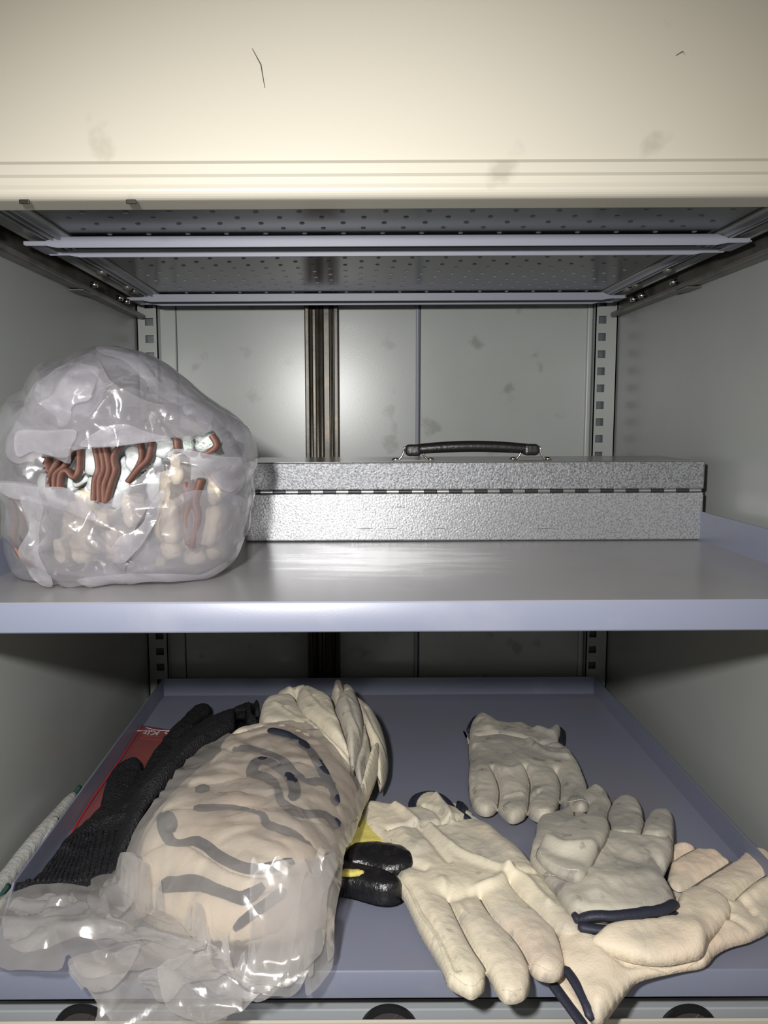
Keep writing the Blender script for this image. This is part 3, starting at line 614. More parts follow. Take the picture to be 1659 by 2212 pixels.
P1 = Pillow(hero, bh, .0150, .018, cuts=[Z1([(640, 790), (720, 960), (800, 1110), (860, 1200), (890, 1250)]), Z1([(850, 770), (930, 900), (1050, 1020), (1130, 1130), (1175, 1222)]), Z1([(1045, 690), (1130, 790), (1230, 880), (1320, 960), (1355, 995)])],
    folds=[(Z1([(250, 350), (420, 332), (600, 312), (760, 260)]), .0035, -.006), (Z1([(290, 190), (370, 260), (440, 330)]), .004, .005), (Z1([(560, 130), (640, 250), (660, 310)]), .004, .005), (Z1([(480, 190), (560, 240), (600, 300)]), .003, -.004), (Z1([(450, 350), (520, 430), (640, 560)]), .004, -.004), (Z1([(520, 350), (680, 490), (900, 600), (1040, 655)]), .004, .005), (Z1([(300, 620), (380, 590), (480, 620)]), .005, -.004), (Z1([(340, 380), (400, 500), (460, 470)]), .008, .004),
           (Z1([(1045, 650), (960, 720), (820, 750)]), .005, .005), (Z1([(820, 760), (700, 800), (640, 780)]), .006, -.004), (Z1([(1045, 650), (1150, 700), (1300, 860)]), .004, .004), (Z1([(1050, 645), (1200, 640)]), .004, -.003), (Z1([(600, 700), (640, 800), (720, 900)]), .004, .003), (Z1([(900, 350), (1050, 500)]), .01, .003), (Z1([(250, 480), (300, 620), (400, 760), (500, 930), (620, 1120), (700, 1300)]), .0025, -.0028)], wr=.0013)
P1.build('glove_body', M_leather, gh, sp=.0016)
zz = catmull(Z1([(255, 350), (420, 332), (600, 312), (755, 262)]), step=5)
zz = [(q[0] + (2.2 if k % 2 else -2.2) * .3, q[1] + (2.6 if k % 2 else -2.6)) for k, q in enumerate(zz)]
L = onZ(zz, bh)[:, :2]; MB().tube(np.column_stack([L, P1.z(L) + .0002]), .0008, 6).build('elastic_gathers', M_thread, gh, True)
seam_shades(P1, gh)
stitches([P1.line(Z1([(262, 430), (290, 600), (390, 740), (480, 930), (590, 1100), (650, 1240), (680, 1330)])), P1.line(Z1([(290, 620), (370, 745), (460, 930), (570, 1110), (620, 1240), (650, 1320)])), P1.line(Z1([(600, 1130), (660, 1230), (715, 1340)])),
          P1.line(Z1([(650, 1310), (740, 1375), (810, 1390), (865, 1330)]), .0003), P1.line(Z1([(1000, 1405), (1060, 1425), (1120, 1405)]), .0003), P1.line(Z1([(1200, 1235), (1270, 1275), (1340, 1280), (1390, 1220)]), .0003), P1.line(Z1([(1390, 1000), (1450, 1025), (1515, 1010)]), .0003), P1.line(Z1([(860, 780), (935, 910), (1060, 1040)]), .0003)], 'stitching', M_thread, gh, .0004)
binding(onZ(catmull(Z1([(52, 185), (90, 132), (200, 130), (290, 150), (340, 168), (402, 160), (400, 110), (440, 65), (520, 48), (590, 68), (640, 115), (670, 150), (710, 172), (770, 215), (795, 240)]), step=6), lambda x, y: bh(x, y) + .0065), .0042, 'cuff_binding', M_navy, gh, .8)
Pillow(Z1([(630, 110), (700, 130), (740, 150), (840, 230), (900, 280), (800, 250), (700, 190), (650, 150)]), lambda x, y: bh(x, y) - .005, .006, .006).build('cuff_lining', M_leather, gh)
binding(onZ(catmull(Z1([(640, 140), (700, 155), (712, 105), (740, 130), (735, 170)]), step=6), lambda x, y: bh(x, y) + .003), .0028, 'cuff_binding', M_navy, gh, .8)

# --- yellow and black glove under the bag
gy = glove('rubber_dipped_glove', 'yellow knit glove with glossy black rubber fingers poking out beside the bag', (.01, .68))
by = flat(ZL + .006)
Pillow([(735, 1780), (790, 1775), (850, 1790), (875, 1840), (860, 1860), (800, 1850), (750, 1862), (728, 1880), (715, 1860), (720, 1800)], by, .016, .014).build('knit_back', M_yellow, gy)
by2 = flat(ZL + .011)
Pillow([(738, 1872), (752, 1850), (785, 1840), (840, 1842), (890, 1858), (900, 1885), (880, 1900), (830, 1902), (790, 1892), (755, 1888)], by2, .019, .016, wr=.002).build('rubber_finger', M_rubber, gy)
Pillow([(700, 1890), (735, 1885), (790, 1893), (835, 1905), (868, 1925), (872, 1942), (850, 1955), (815, 1955), (760, 1940), (710, 1928)], flat(ZL + .009), .021, .016, wr=.002, seed=3).build('rubber_finger', M_rubber, gy)
Pillow([(735, 1882), (760, 1878), (786, 1882), (790, 1888), (765, 1894), (735, 1893)], flat(ZL + .026), .004, .006).build('knit_patch', M_yellow, gy)

# ------------------------------------------------------------------ mound of the long bag and its gloves
mo = onZ(catmull([(540, 1590), (580, 1545), (640, 1515), (720, 1515), (790, 1560), (825, 1620), (825, 1680), (790, 1740), (765, 1810), (745, 1880), (735, 1950), (720, 2010), (640, 2060), (520, 2060), (400, 2010), (300, 1950), (270, 1900), (285, 1820), (330, 1740), (400, 1660), (470, 1620)], True), lambda x, y: np.full(np.shape(x), ZL + .028))[:, :2]
mo = resample(mo, .008, True)
def H(x, y):
    P = np.stack([np.ravel(x), np.ravel(y)], 1); d = dist_poly(P, mo, True); ins = inside(P, mo)
    t = np.clip(np.where(ins, d + .010, np.maximum(.010 - d, 0)) / .062, 0, 1); z = .074 * np.sqrt(1 - (1 - t) ** 2)
    return (ZL + .004 + z).reshape(np.shape(x))
def Z4(L): return [(250 + .3677 * a, 1480 + .3677 * b) for a, b in L]
def mound(off): return lambda x, y: H(x, y) + off
bundle = [  # outline (zoomed coords), layer offset, binding line(s), label
 ('bagged leather glove below the bare fingers with long navy cuff edge', [(640, 380), (760, 290), (950, 260), (1150, 330), (1300, 480), (1400, 620), (1390, 760), (1290, 760), (1250, 620), (1150, 440), (1050, 360), (900, 320), (760, 340)], .004, [[(900, 320), (1050, 360), (1150, 440), (1220, 560), (1270, 650), (1290, 740)]]),
 ('bagged leather glove second from the top with wavy navy cuff edge', [(560, 520), (640, 420), (900, 320), (1050, 360), (1150, 440), (1230, 560), (1280, 650), (1130, 610), (1040, 540), (980, 475), (850, 430), (700, 430)], .001, [[(690, 420), (850, 430), (980, 475), (1040, 540), (1130, 610), (1280, 640)]]),
 ('bagged leather glove in the middle with a curled hook-shaped navy edge', [(440, 640), (560, 520), (690, 440), (850, 440), (980, 485), (1040, 550), (1130, 625), (1290, 660), (1330, 820), (1250, 830), (1100, 810), (980, 730), (940, 620), (830, 570), (650, 620)], -.001, [[(1040, 740), (1050, 680), (1000, 590), (900, 520), (830, 520), (800, 560), (830, 590), (940, 620), (980, 730), (1100, 810), (1250, 830), (1300, 920)]]),
 ('bagged leather glove across the middle with broad grey-navy cuff edge', [(300, 780), (440, 640), (640, 620), (830, 590), (940, 640), (980, 750), (1100, 830), (1250, 850), (1320, 950), (1250, 1080), (1150, 1000), (1050, 930), (900, 870), (850, 800), (700, 770), (460, 770)], -.003, [[(460, 770), (700, 770), (850, 800), (900, 870), (1050, 930), (1150, 1000)], [(470, 690), (550, 680)]]),
 ('bagged leather glove with a long dark S-shaped cuff edge near the front of the bag', [(180, 1000), (250, 860), (320, 790), (460, 780), (700, 790), (850, 820), (900, 890), (1050, 950), (1150, 1010), (1220, 1100), (1040, 1120), (870, 1150), (750, 1140), (600, 1070), (480, 990), (340, 960)], -.005, [[(275, 850), (290, 930), (340, 960), (480, 980), (600, 1060), (750, 1130), (870, 1140), (1040, 1110)], [(300, 840), (325, 880), (330, 930)]]),
 ('bagged leather glove under the front folds of the bag film', [(60, 1180), (150, 1060), (340, 970), (480, 1000), (600, 1080), (750, 1150), (870, 1160), (1040, 1130), (1150, 1180), (1050, 1260), (870, 1230), (750, 1290), (600, 1240), (450, 1180), (280, 1180), (130, 1200)], -.007, [[(280, 1180), (450, 1180), (600, 1240), (750, 1290), (870, 1230)], [(130, 1090), (122, 1160)]]),
 ('lowest bagged leather glove with navy edge nearest the front of the shelf', [(100, 1240), (280, 1190), (450, 1200), (600, 1250), (750, 1300), (870, 1240), (1000, 1270), (950, 1400), (700, 1480), (450, 1460), (200, 1380)], -.010, [[(270, 1280), (500, 1270), (700, 1310), (850, 1270)], [(1000, 1300), (850, 1390), (700, 1480)]]),
]
bare = [
 ('outermost bare cream glove curving down the right side of the long bag', [([(1330, 62), (1390, 85), (1440, 145), (1505, 210), (1555, 290), (1592, 390), (1600, 500), (1575, 580), (1545, 575), (1530, 480), (1500, 370), (1440, 240), (1400, 130)], -.004), ([(1265, 70), (1290, 50), (1330, 52), (1350, 75), (1330, 130), (1295, 140), (1275, 110)], -.006)]),
 ('broad bare cream glove at the very top of the long bag', [([(1060, 110), (1075, 70), (1130, 52), (1200, 78), (1270, 118), (1298, 200), (1332, 290), (1372, 430), (1300, 370), (1200, 285), (1110, 215), (1070, 160)], .004), ([(940, 100), (1000, 72), (1085, 56), (1135, 60), (1120, 80), (1060, 105), (960, 120)], -.004)]),
 ('bare leather glove at the upper left of the long bag above its film', [([(845, 195), (870, 150), (940, 112), (1040, 100), (1085, 170), (1120, 220), (1200, 295), (1290, 380), (1385, 490), (1300, 450), (1150, 330), (1000, 300), (860, 260)], .000)]),
 ('greyish bare glove finger between two dark creases at the bag top right', [([(1290, 130), (1330, 82), (1382, 72), (1432, 135), (1456, 250), (1442, 375), (1398, 485), (1368, 420), (1335, 270), (1300, 190)], .006), ([(1455, 240), (1485, 330), (1502, 440), (1468, 520), (1445, 600), (1405, 490), (1440, 380)], .001)]),
 ('bare glove cuff tucked at the right shoulder of the long bag film', [([(1500, 400), (1530, 370), (1556, 410), (1545, 490), (1505, 600), (1470, 670), (1430, 760), (1395, 700), (1440, 600), (1465, 500)], .002)]),
]
for i, (lab, parts) in enumerate(bare):
    c = onZ([np.array(Z4(parts[0][0])).mean(0)], mound(0))[0]; g = root('leather_glove', (c[0], c[1], ZL), lab, 'glove', 'bare gloves at the top of the long bag')
    for k, (ol, off) in enumerate(parts):
        q = np.array(Z4(ol)); a, m_, b_ = q[1], q.mean(0), q[len(q) // 2]
        P = Pillow(q, mound(off), .019, .016, folds=[([m_ + (a - m_) * .7, m_ + (3, 2), m_ + (b_ - m_) * .75], .004, .003), ([m_ + (a - m_) * .5 + (8, 0), m_ + (10, 6), m_ + (b_ - m_) * .6 + (8, 0)], .003, -.003)], wr=.0011, under=1.6, seed=i * 2.1 + k, fine=.6)
        P.build('glove_body' if k == 0 else 'finger', M_leather if i != 3 else M_leather_d, g, sp=.0024)
core = Pillow([(545, 1600), (600, 1555), (660, 1530), (730, 1535), (790, 1580), (810, 1640), (800, 1700), (765, 1760), (745, 1820), (725, 1890), (715, 1950), (690, 2005), (600, 2040), (500, 2040), (400, 1990), (310, 1930), (290, 1880), (300, 1820), (350, 1740), (420, 1670), (480, 1630)], lambda x, y: np.maximum(H(x, y) - .022, ZL + .001), .005, .02)
for i, (lab, ol, off, bl) in enumerate(bundle):
    pxl = np.array(Z4(ol)); c = onZ([pxl.mean(0)], mound(off))[0]
    g = root('leather_glove', (c[0], c[1], ZL), lab, 'glove', 'leather gloves in the long bag')
    mm = M_leather_p
    # make each glove reach under its upper neighbour so the pile is closed
    ctr = pxl.mean(0); ol2 = ctr + (pxl - ctr) * 1.07
    fl = []
    P = Pillow(ol2, mound(off), .012, .018, folds=fl, wr=.0018, under=1.4, seed=i * 1.7)
    P.build('glove_body', mm, g, sp=.0028)
    for L in bl:
        q = P.line(Z4(L), .0032, .004)
        binding(q, .0052, 'cuff_binding', M_navy, g, .6)
cg = root('leather_glove', (-.05, .74, ZL), 'leather glove at the bottom of the heap inside the long bag', 'glove', 'leather gloves in the long bag')
core.under = 0; core.build('glove_body', M_leather_p, cg, sp=.004)

# --- bag film over the mound and its loose tail
def tailbase(x, y):
    fr = np.clip(.60 - y, 0, 1); z = np.maximum(H(x, y) + .013, ZL + .022 + .009 * noise(np.stack([np.ravel(x) * 16, np.ravel(y) * 16], 1)).reshape(np.shape(x)))
    return z - .55 * np.clip(.548 - y, 0, 1)
def film_sheet(px_poly, base, amp, name, m, parent, f=14, seed=0., sp=.0028, off=0.):
    bf = lambda x, y: base(x, y) + off
    poly = onZ(catmull(px_poly, True, 5), bf)[:, :2]; poly = resample(poly, sp, True); V, Fc = tri_region(poly, sp)
    z = bf(V[:, 0], V[:, 1]) + np.abs(folds2(V, amp, .3 / f, seed, 1.5)); Fc = [fc if np.cross(V[fc[1]] - V[fc[0]], V[fc[2]] - V[fc[0]]) > 0 else fc[::-1] for fc in Fc]
    return mesh(name, np.column_stack([V, z]), Fc, m, parent)
lb = root('plastic_bag', (-.10, .68, ZL), 'long cloudy clear plastic bag full of cream gloves lying on the lower shelf', 'bag')
film_sheet([(490, 1592), (560, 1572), (610, 1556), (650, 1558), (700, 1590), (750, 1650), (775, 1695), (785, 1740), (768, 1800), (745, 1850), (735, 1930), (722, 1990), (712, 2050), (660, 2100), (600, 2140), (560, 2165), (470, 2150), (400, 2100), (300, 2050), (200, 1990), (195, 1935), (250, 1890), (290, 1800), (330, 1740), (400, 1650), (450, 1610)], tailbase, .0052, 'bag_film', M_film2, lb, 12, .3)
film_sheet([(0, 1962), (60, 1938), (120, 1928), (190, 1930), (200, 1905), (245, 1895), (300, 1915), (380, 1950), (430, 1985), (560, 1950), (655, 1885), (700, 1850), (690, 1900), (620, 1960), (520, 2050), (430, 2080), (330, 2110), (190, 2140), (150, 2100), (130, 2131), (60, 2110), (-15, 2085), (-30, 2000)], tailbase, .013, 'bag_mouth', M_film2, lb, 7, 1.3, off=.012)
film_sheet([(150, 2090), (300, 2060), (450, 2060), (600, 2010), (700, 1960), (722, 1990), (708, 2055), (640, 2110), (560, 2165), (500, 2200), (460, 2240), (215, 2240), (210, 2180)], tailbase, .011, 'bag_tail', M_film2, lb, 7.5, 2.3, off=.002)
film_sheet([(700, 1850), (728, 1830), (722, 1900), (650, 2000), (560, 2080), (440, 2110), (430, 2070), (560, 1990), (650, 1920)], tailbase, .008, 'bag_fold', M_film2, lb, 10, 3.1, off=.008)

for k, pg in enumerate([[(20, 1960), (160, 1945), (230, 1990), (420, 2035), (410, 2058), (190, 2030), (30, 2062)], [(310, 1975), (360, 1935), (440, 1930), (420, 1990), (330, 1992)],
        [(560, 1900), (700, 1850), (725, 1868), (690, 1960), (600, 2005), (480, 2055), (520, 1990)], [(300, 2112), (440, 2062), (560, 2060), (480, 2110), (400, 2132), (350, 2172)], [(150, 2072), (300, 2062), (260, 2120), (215, 2152), (190, 2142)],
        [(240, 1900), (300, 1910), (285, 1960), (250, 1990), (215, 1950)], [(345, 2100), (420, 2140), (520, 2170), (500, 2212), (420, 2225), (360, 2180)]]):
    film_sheet(pg, tailbase, .009, 'film_fold', M_film4, lb, 10, 21.7 + k, .0024, off=.017)

# ------------------------------------------------------------------ black knit glove leaning against the bag
def kb(x, y):
    z = np.maximum(H(x, y) + .004, ZL + .016); P = 0
    for dx, dy in ((0, 0), (.015, .0), (-.015, 0), (0, .015), (0, -.015), (.03, -.01), (.03, .01)): P = P + np.maximum(H(x + dx, y + dy) + .006, ZL + .012)
    return .5 * z + .5 * P / 7
def Z3(L): return [(.3617 * a, 1500 + .3617 * b) for a, b in L]
gk = glove('knit_glove', 'black knitted work glove leaning on the long bag beside the left shelf edge', (-.18, .7))
K = Pillow(Z3([(60, 1200), (100, 1170), (200, 1150), (270, 1070), (330, 990), (370, 910), (480, 820), (590, 705), (605, 640), (640, 520), (700, 450), (770, 418), (830, 415), (855, 445), (852, 475), (900, 390), (960, 310), (1010, 240), (1060, 190), (1120, 130), (1180, 90), (1240, 85), (1265, 100), (1255, 125), (1205, 160), (1165, 215), (1240, 190), (1330, 140), (1400, 105), (1470, 78), (1535, 85), (1562, 120), (1530, 135), (1500, 130), (1535, 165), (1545, 205), (1515, 215), (1470, 180), (1440, 165), (1400, 215), (1320, 275), (1230, 335), (1130, 400), (1080, 450), (1000, 540), (900, 650), (850, 730), (790, 850), (740, 970), (700, 1060), (640, 1160), (560, 1220), (300, 1230), (120, 1235)]),
    kb, .0125, .014, cuts=[Z3([(852, 475), (810, 560), (770, 600)]), Z3([(1165, 215), (1090, 260), (1040, 300)]), Z3([(1500, 130), (1420, 130), (1370, 160)])], folds=[(Z3([(400, 1000), (560, 860), (740, 800)]), .006, .005), (Z3([(700, 780), (850, 650), (1000, 500), (1200, 320)]), .006, .004), (Z3([(980, 300), (1050, 330), (1150, 290)]), .005, .004)], wr=.002)
K.build('glove_body', M_knit, gk)
rb = MB()
for i in range(15):                                        # ribs of the cuff
    a = np.array(Z3([(330 + i * 22, 1000 - i * 10)]))[0]; b_ = np.array(Z3([(165 + i * 32, 1190)]))[0]
    if i > 10: a = np.array(Z3([(540 + (i - 10) * 38, 900 - (i - 10) * 6)]))[0]
    L = K.line([a, (a + b_) / 2, b_], .0003, .003); rb.tube(L, [.0013] * len(L), 6)
rb.build('ribbed_cuff', M_rib, gk, True)

# ------------------------------------------------------------------ red pouch
rp = root('red_pouch', (-.2, .85, ZL), 'flat translucent red plastic kit pouch lying under the black knit glove', 'pouch')
rbase = flat(ZL + .003)
po = [(308, 1566), (345, 1570), (400, 1576), (440, 1600), (420, 1680), (350, 1780), (260, 1850), (140, 1885), (150, 1812), (190, 1740), (235, 1675), (270, 1625)]
pp = resample(onZ(catmull(po, True), rbase)[:, :2], .004, True)
pp = onZ(po, rbase)[:, :2]; pp = resample(pp, .004, True); V, Fc = tri_region(pp, .004)
for zz, nm in ((ZL + .0015, 'back_sheet'), (ZL + .0045, 'front_sheet')):
    dd = dist_poly(V, pp, True); z = ZL + .0012 + (zz - ZL) * np.clip(dd / .01, .15, 1) + .0016 * noise(V * 30)
    mesh(nm, np.column_stack([V, z]), Fc, M_red, rp)
def pl(pts): return onZ(catmull(pts, step=4), flat(ZL + .0062))
binding(pl([(307, 1567), (270, 1625), (235, 1675), (190, 1740), (150, 1812), (141, 1884)]), .0009, 'sealed_edge', M_redline, rp, .5)
binding(pl([(314, 1571), (340, 1577), (378, 1578)]), .0008, 'white_stripe', M_text, rp, .3)
binding(pl([(300, 1595), (340, 1598), (372, 1600)]), .0004, 'seam', M_redline, rp, .5)
def text(s, p, size, z, parent, nm, rot=math.pi):
    cu = bpy.data.curves.new(nm, 'FONT'); cu.body = s; cu.size = size; cu.extrude = .0001; cu.align_x = 'LEFT'
    cu.materials.append(M_text); o = bpy.data.objects.new(nm, cu); me = bpy.data.meshes.new_from_object(o); bpy.data.objects.remove(o); o = bpy.data.objects.new(nm, me); P = atZ([p], z)[0]
    link(o, parent); o.location = (P[0] - parent.location[0], P[1] - parent.location[1], P[2] + ZC - parent.location[2]); o.rotation_euler = (0, 0, rot); return o
text('o Kit', (374, 1580), .019, ZL + .0075, rp, 'printed_words', math.radians(176))
text('seconds', (336, 1578), .0075, ZL + .0075, rp, 'small_print', math.radians(176))
text('WARNING', (185, 1790), .010, ZL + .0075, rp, 'small_print', math.radians(58)).scale = (1, 1, 1)

# ------------------------------------------------------------------ grey knit glove fallen between shelf and left wall
gw = root('knit_glove', (-.30, .7, ZL), 'grey-white knitted glove squeezed between the lower shelf and the left wall', 'glove')
def wl(pts): 
    P = []
    for x, y, X in pts: r = rays([(x, y)])[0]; P.append(r * X / r[0])
    return catmull(P, step=.004)
A = wl([(160, 1716, -.2965), (130, 1752, -.297), (90, 1800, -.298), (50, 1850, -.299), (20, 1890, -.299), (-20, 1935, -.299)])
MB().tube(A, np.interp(np.linspace(0, 1, len(A)), [0, .1, .5, 1], [.003, .0055, .0075, .008]), 12, 1).build('finger', M_greyknit, gw, True)
A = wl([(120, 1768, -.293), (85, 1830, -.2935), (45, 1890, -.2945), (0, 1940, -.296), (-30, 1970, -.297)])
MB().tube(A, np.interp(np.linspace(0, 1, len(A)), [0, .2, 1], [.003, .0055, .007]), 12, 1).build('finger', M_greyknit, gw, True)
A = wl([(172, 1700, -.2955), (160, 1716, -.2965), (148, 1730, -.297)])
MB().tube(A, [.0025] * len(A), 10).build('cuff_trim', M_green, gw, True)
A = wl([(18, 1912, -.2905), (0, 1935, -.291), (-25, 1960, -.292)])
MB().tube(A, [.002] * len(A), 10).build('cuff_trim', M_green, gw, True)

# ------------------------------------------------------------------ upper bag and the gloves in it
sil = [(0, 960), (12, 905), (45, 850), (85, 800), (130, 775), (180, 755), (232, 746), (290, 756), (350, 780), (400, 815), (450, 858), (500, 893), (535, 920), (552, 960), (556, 995), (545, 1030), (545, 1090), (530, 1150), (505, 1210), (470, 1240), (400, 1258), (330, 1262), (285, 1258), (240, 1278), (200, 1270), (120, 1272), (60, 1240), (30, 1180), (18, 1110), (0, 1050), (-4, 1000)]
YBg = .668; Cx, Cz = atY([(282, 1020)], YBg)[0][[0, 2]]
sp_ = atY(catmull(sil, True, 6), YBg); ang = np.arctan2(sp_[:, 2] - Cz, sp_[:, 0] - Cx); rad = np.hypot(sp_[:, 2] - Cz, sp_[:, 0] - Cx)
oi = np.argsort(ang); ang = ang[oi]; rad = rad[oi]; ang = np.r_[ang - 2 * math.pi, ang, ang + 2 * math.pi]; rad = np.tile(rad, 3)
def Rof(a): return np.interp(a, ang, rad)
def front(x, z):                                            # front surface of the bag, y as a function of x,z
    a = np.arctan2(z - Cz, x - Cx); q = np.clip(np.hypot(x - Cx, z - Cz) / Rof(a), 0, 1)
    return YBg - .090 * np.sqrt(np.maximum(1 - q ** 2.6, 0)) 
ub = root('plastic_bag', (Cx, .67, ZU), 'crumpled clear plastic bag with an open slit standing on the upper shelf', 'bag')
hole = np.array([(98, 985), (118, 990), (146, 1002), (153, 985), (160, 972), (205, 967), (250, 963), (300, 957), (345, 950), (380, 945), (402, 951), (425, 944), (458, 936), (470, 950), (476, 978), (440, 975), (400, 970), (375, 974), (350, 992), (325, 1002), (290, 1040), (262, 1060), (236, 1082), (226, 1086), (205, 1077), (190, 1068), (170, 1055), (115, 1052), (105, 1025)], float)
nu, nv = 260, 150; V = []; 
th_ = np.linspace(0, 2 * math.pi, nu, endpoint=False)
for j in range(nv + 1):
    p = j / nv * math.pi; q = math.sin(p) ** .8 if 0 < j < nv else 0
    yy = YBg - .090 * math.cos(p) if p < math.pi / 2 else YBg - .085 * math.cos(p)
    for a in th_: V.append((Cx + q * Rof(a) * math.cos(a), yy, Cz + q * Rof(a) * math.sin(a)))
V = np.array(V); N_ = V - np.array([Cx, YBg, Cz]); N_ /= np.linalg.norm(N_, axis=1)[:, None] + 1e-9
isf = np.repeat(np.arange(nv + 1) / nv < .5, nu); fo = np.zeros(len(V))
for mk, sd in ((isf, 4.2), (~isf, 9.2)): fo[mk] = folds2(V[mk][:, [0, 2]], .0085, .026, sd, 1.3)
qq = np.repeat(np.abs(np.arange(nv + 1) / nv - .5) * 2, nu)
V += N_ * (fo * np.clip(qq * 2.5, .25, 1) * np.clip((1 - qq) * 6 + .6, 0, 1) + .08 * crumple(V, .0085, 13, 4.2) - .001)[:, None]
V[:, 0] = np.maximum(V[:, 0], XL + .002); V[:, 2] = np.maximum(V[:, 2], ZU + .0012 + .004 * (V[:, 2] < ZU) * 0)
ppx = proj(V); fr_ = np.array([(j / nv) < .5 for j in range(nv + 1) for _ in range(nu)])
inh = inside(ppx, catmull(hole, True, 4)) & fr_
Fc = []
for j in range(nv):
    for i in range(nu):
        f = (j * nu + i, j * nu + (i + 1) % nu, (j + 1) * nu + (i + 1) % nu, (j + 1) * nu + i)
        if not inh[list(f)].any(): Fc.append(f)
mesh('bag_film', V, Fc, M_film, ub)
def front_sheet(px_poly, off, amp, name, f, seed, sp=.0028, m=None, curl=None):
    bf = lambda x, z: front(x, z) - off
    poly = onY(catmull(px_poly, True, 5), bf)[:, [0, 2]]; poly = resample(poly, sp, True); W, Fc = tri_region(poly, sp)
    y = bf(W[:, 0], W[:, 1]) - folds2(W, amp, .32 / f, seed, 1.4) - .08 * crumple(W, amp, f, seed)
    Fc = [fc if np.cross(W[fc[1]] - W[fc[0]], W[fc[2]] - W[fc[0]]) > 0 else fc[::-1] for fc in Fc]
    Z = np.maximum(W[:, 1], ZU + .001)
    return mesh(name, np.column_stack([W[:, 0], y, Z]), Fc, m or M_film, ub)
front_sheet([(15, 960), (45, 880), (110, 800), (200, 765), (250, 830), (330, 870), (420, 880), (460, 920), (425, 946), (402, 953), (380, 945), (340, 951), (250, 965), (160, 974), (145, 1003), (100, 986), (40, 1000)], .006, .009, 'upper_flap', 15, 5.1)
front_sheet([(0, 1040), (80, 1046), (170, 1055), (225, 1088), (262, 1060), (290, 1040), (345, 1000), (352, 1040), (300, 1130), (280, 1200), (262, 1270), (228, 1279), (195, 1262), (120, 1270), (85, 1240), (70, 1160), (35, 1090)], .009, .010, 'lower_flap', 14, 6.4)
front_sheet([(350, 992), (372, 972), (430, 970), (480, 988), (530, 1030), (505, 1070), (480, 1050), (440, 1010), (400, 1000)], .008, .006, 'folded_corner', 16, 7.7)
front_sheet([(265, 1262), (300, 1180), (350, 1100), (420, 1060), (530, 1080), (520, 1160), (490, 1225), (430, 1256), (340, 1262)], .007, .004, 'front_panel', 10, 8.8)

def F3(L): return [(.3496 * a, 720 + .3496 * b) for a, b in L]
for k, (pg, off, am, cl) in enumerate([
    ([(600, 85), (700, 80), (800, 110), (900, 200), (1000, 310), (1200, 420), (1320, 520), (1260, 560), (1140, 470), (980, 380), (880, 280), (760, 170), (640, 130)], .006, .007, 22),
    ([(420, 185), (560, 200), (600, 230), (570, 400), (470, 440), (370, 580), (300, 500), (250, 430), (200, 380), (280, 270)], .009, .010, 20),
    ([(110, 610), (300, 600), (470, 600), (440, 700), (415, 765), (290, 755), (200, 730), (110, 760)], .014, .004, 16),
    ([(0, 925), (240, 945), (420, 955), (520, 1040), (610, 1150), (430, 1110), (200, 1040), (60, 1010)], .013, .005, 16),
    ([(1010, 955), (1000, 1060), (930, 1230), (860, 1330), (760, 1420), (700, 1390), (740, 1260), (860, 1200), (940, 1050)], .014, .007, 22),
    ([(1080, 715), (1200, 725), (1360, 760), (1520, 780), (1490, 900), (1430, 985), (1340, 950), (1250, 850), (1160, 760)], .012, .005, 16),
    ([(1320, 430), (1500, 560), (1570, 660), (1590, 780), (1540, 860), (1500, 760), (1440, 640), (1350, 540)], .004, .007, 20),
    ([(480, 1520), (760, 1490), (1000, 1480), (1230, 1490), (1400, 1410), (1380, 1460), (1230, 1525), (900, 1535), (660, 1590), (560, 1570)], .010, .004, 16),
    ([(130, 1010), (280, 1060), (230, 1200), (260, 1380), (330, 1560), (200, 1500), (120, 1350), (170, 1200)], .012, .007, 20),
    ([(600, 600), (760, 560), (900, 610), (1060, 650), (860, 680), (640, 700), (500, 690)], .013, .006, 20)]):
    front_sheet(F3(pg), off, am, 'film_fold', cl, 11.3 + k, .0022, M_film3)
def lobe(cx, cy, rx, ry, tilt, y0, deep, seed):
    """one stuffed finger seen end-on: an egg with a dent and wrinkles, long axis running to the back"""
    C = atY([(cx, cy)], y0)[0]; k = y0 / F_ * 1.02; a_, b_ = rx * k, ry * k; n, m_ = 36, 26; V = []
    for j in range(m_ + 1):
        p = j / m_ * math.pi
        for i in range(n):
            a = 2 * math.pi * i / n; q_ = max(math.sin(p), 0) ** .62; ca, sa = math.cos(a), math.sin(a); q_ *= 1; pin = 1 - .13 * math.exp(-((math.sin(a) * b_ - .25 * b_) / (.22 * b_ + 1e-6)) ** 2); u = pin * q_ * math.copysign(abs(ca) ** .8, ca) * a_; v = q_ * math.copysign(abs(sa) ** .8, sa) * b_
            y = -min(a_, b_) * .95 * math.cos(p) if p < math.pi / 2 else -deep * math.cos(p)
            V.append((C[0] + u * math.cos(tilt) - v * math.sin(tilt), y0 + .008 + y, C[2] + u * math.sin(tilt) + v * math.cos(tilt)))
    V = np.array(V); D = V - C; D /= np.linalg.norm(D, axis=1)[:, None] + 1e-9
    V += D * (.0042 * noise(V * 45 + seed) + .0016 * noise(V * 110 + seed) - .0018 * np.abs(noise(V * 80 + seed)) - .0022 * np.maximum(0, .12 - np.abs(noise(V * 55 + seed * 2))) / .12)[:, None]
    V[:, 2] = np.maximum(V[:, 2], ZU + .0015)
    V[:, 0] = np.maximum(V[:, 0], XL + .003)
    Fc = [(j * n + i, j * n + (i + 1) % n, (j + 1) * n + (i + 1) % n, (j + 1) * n + i) for j in range(m_) for i in range(n)]
    return V, Fc
YG = .618
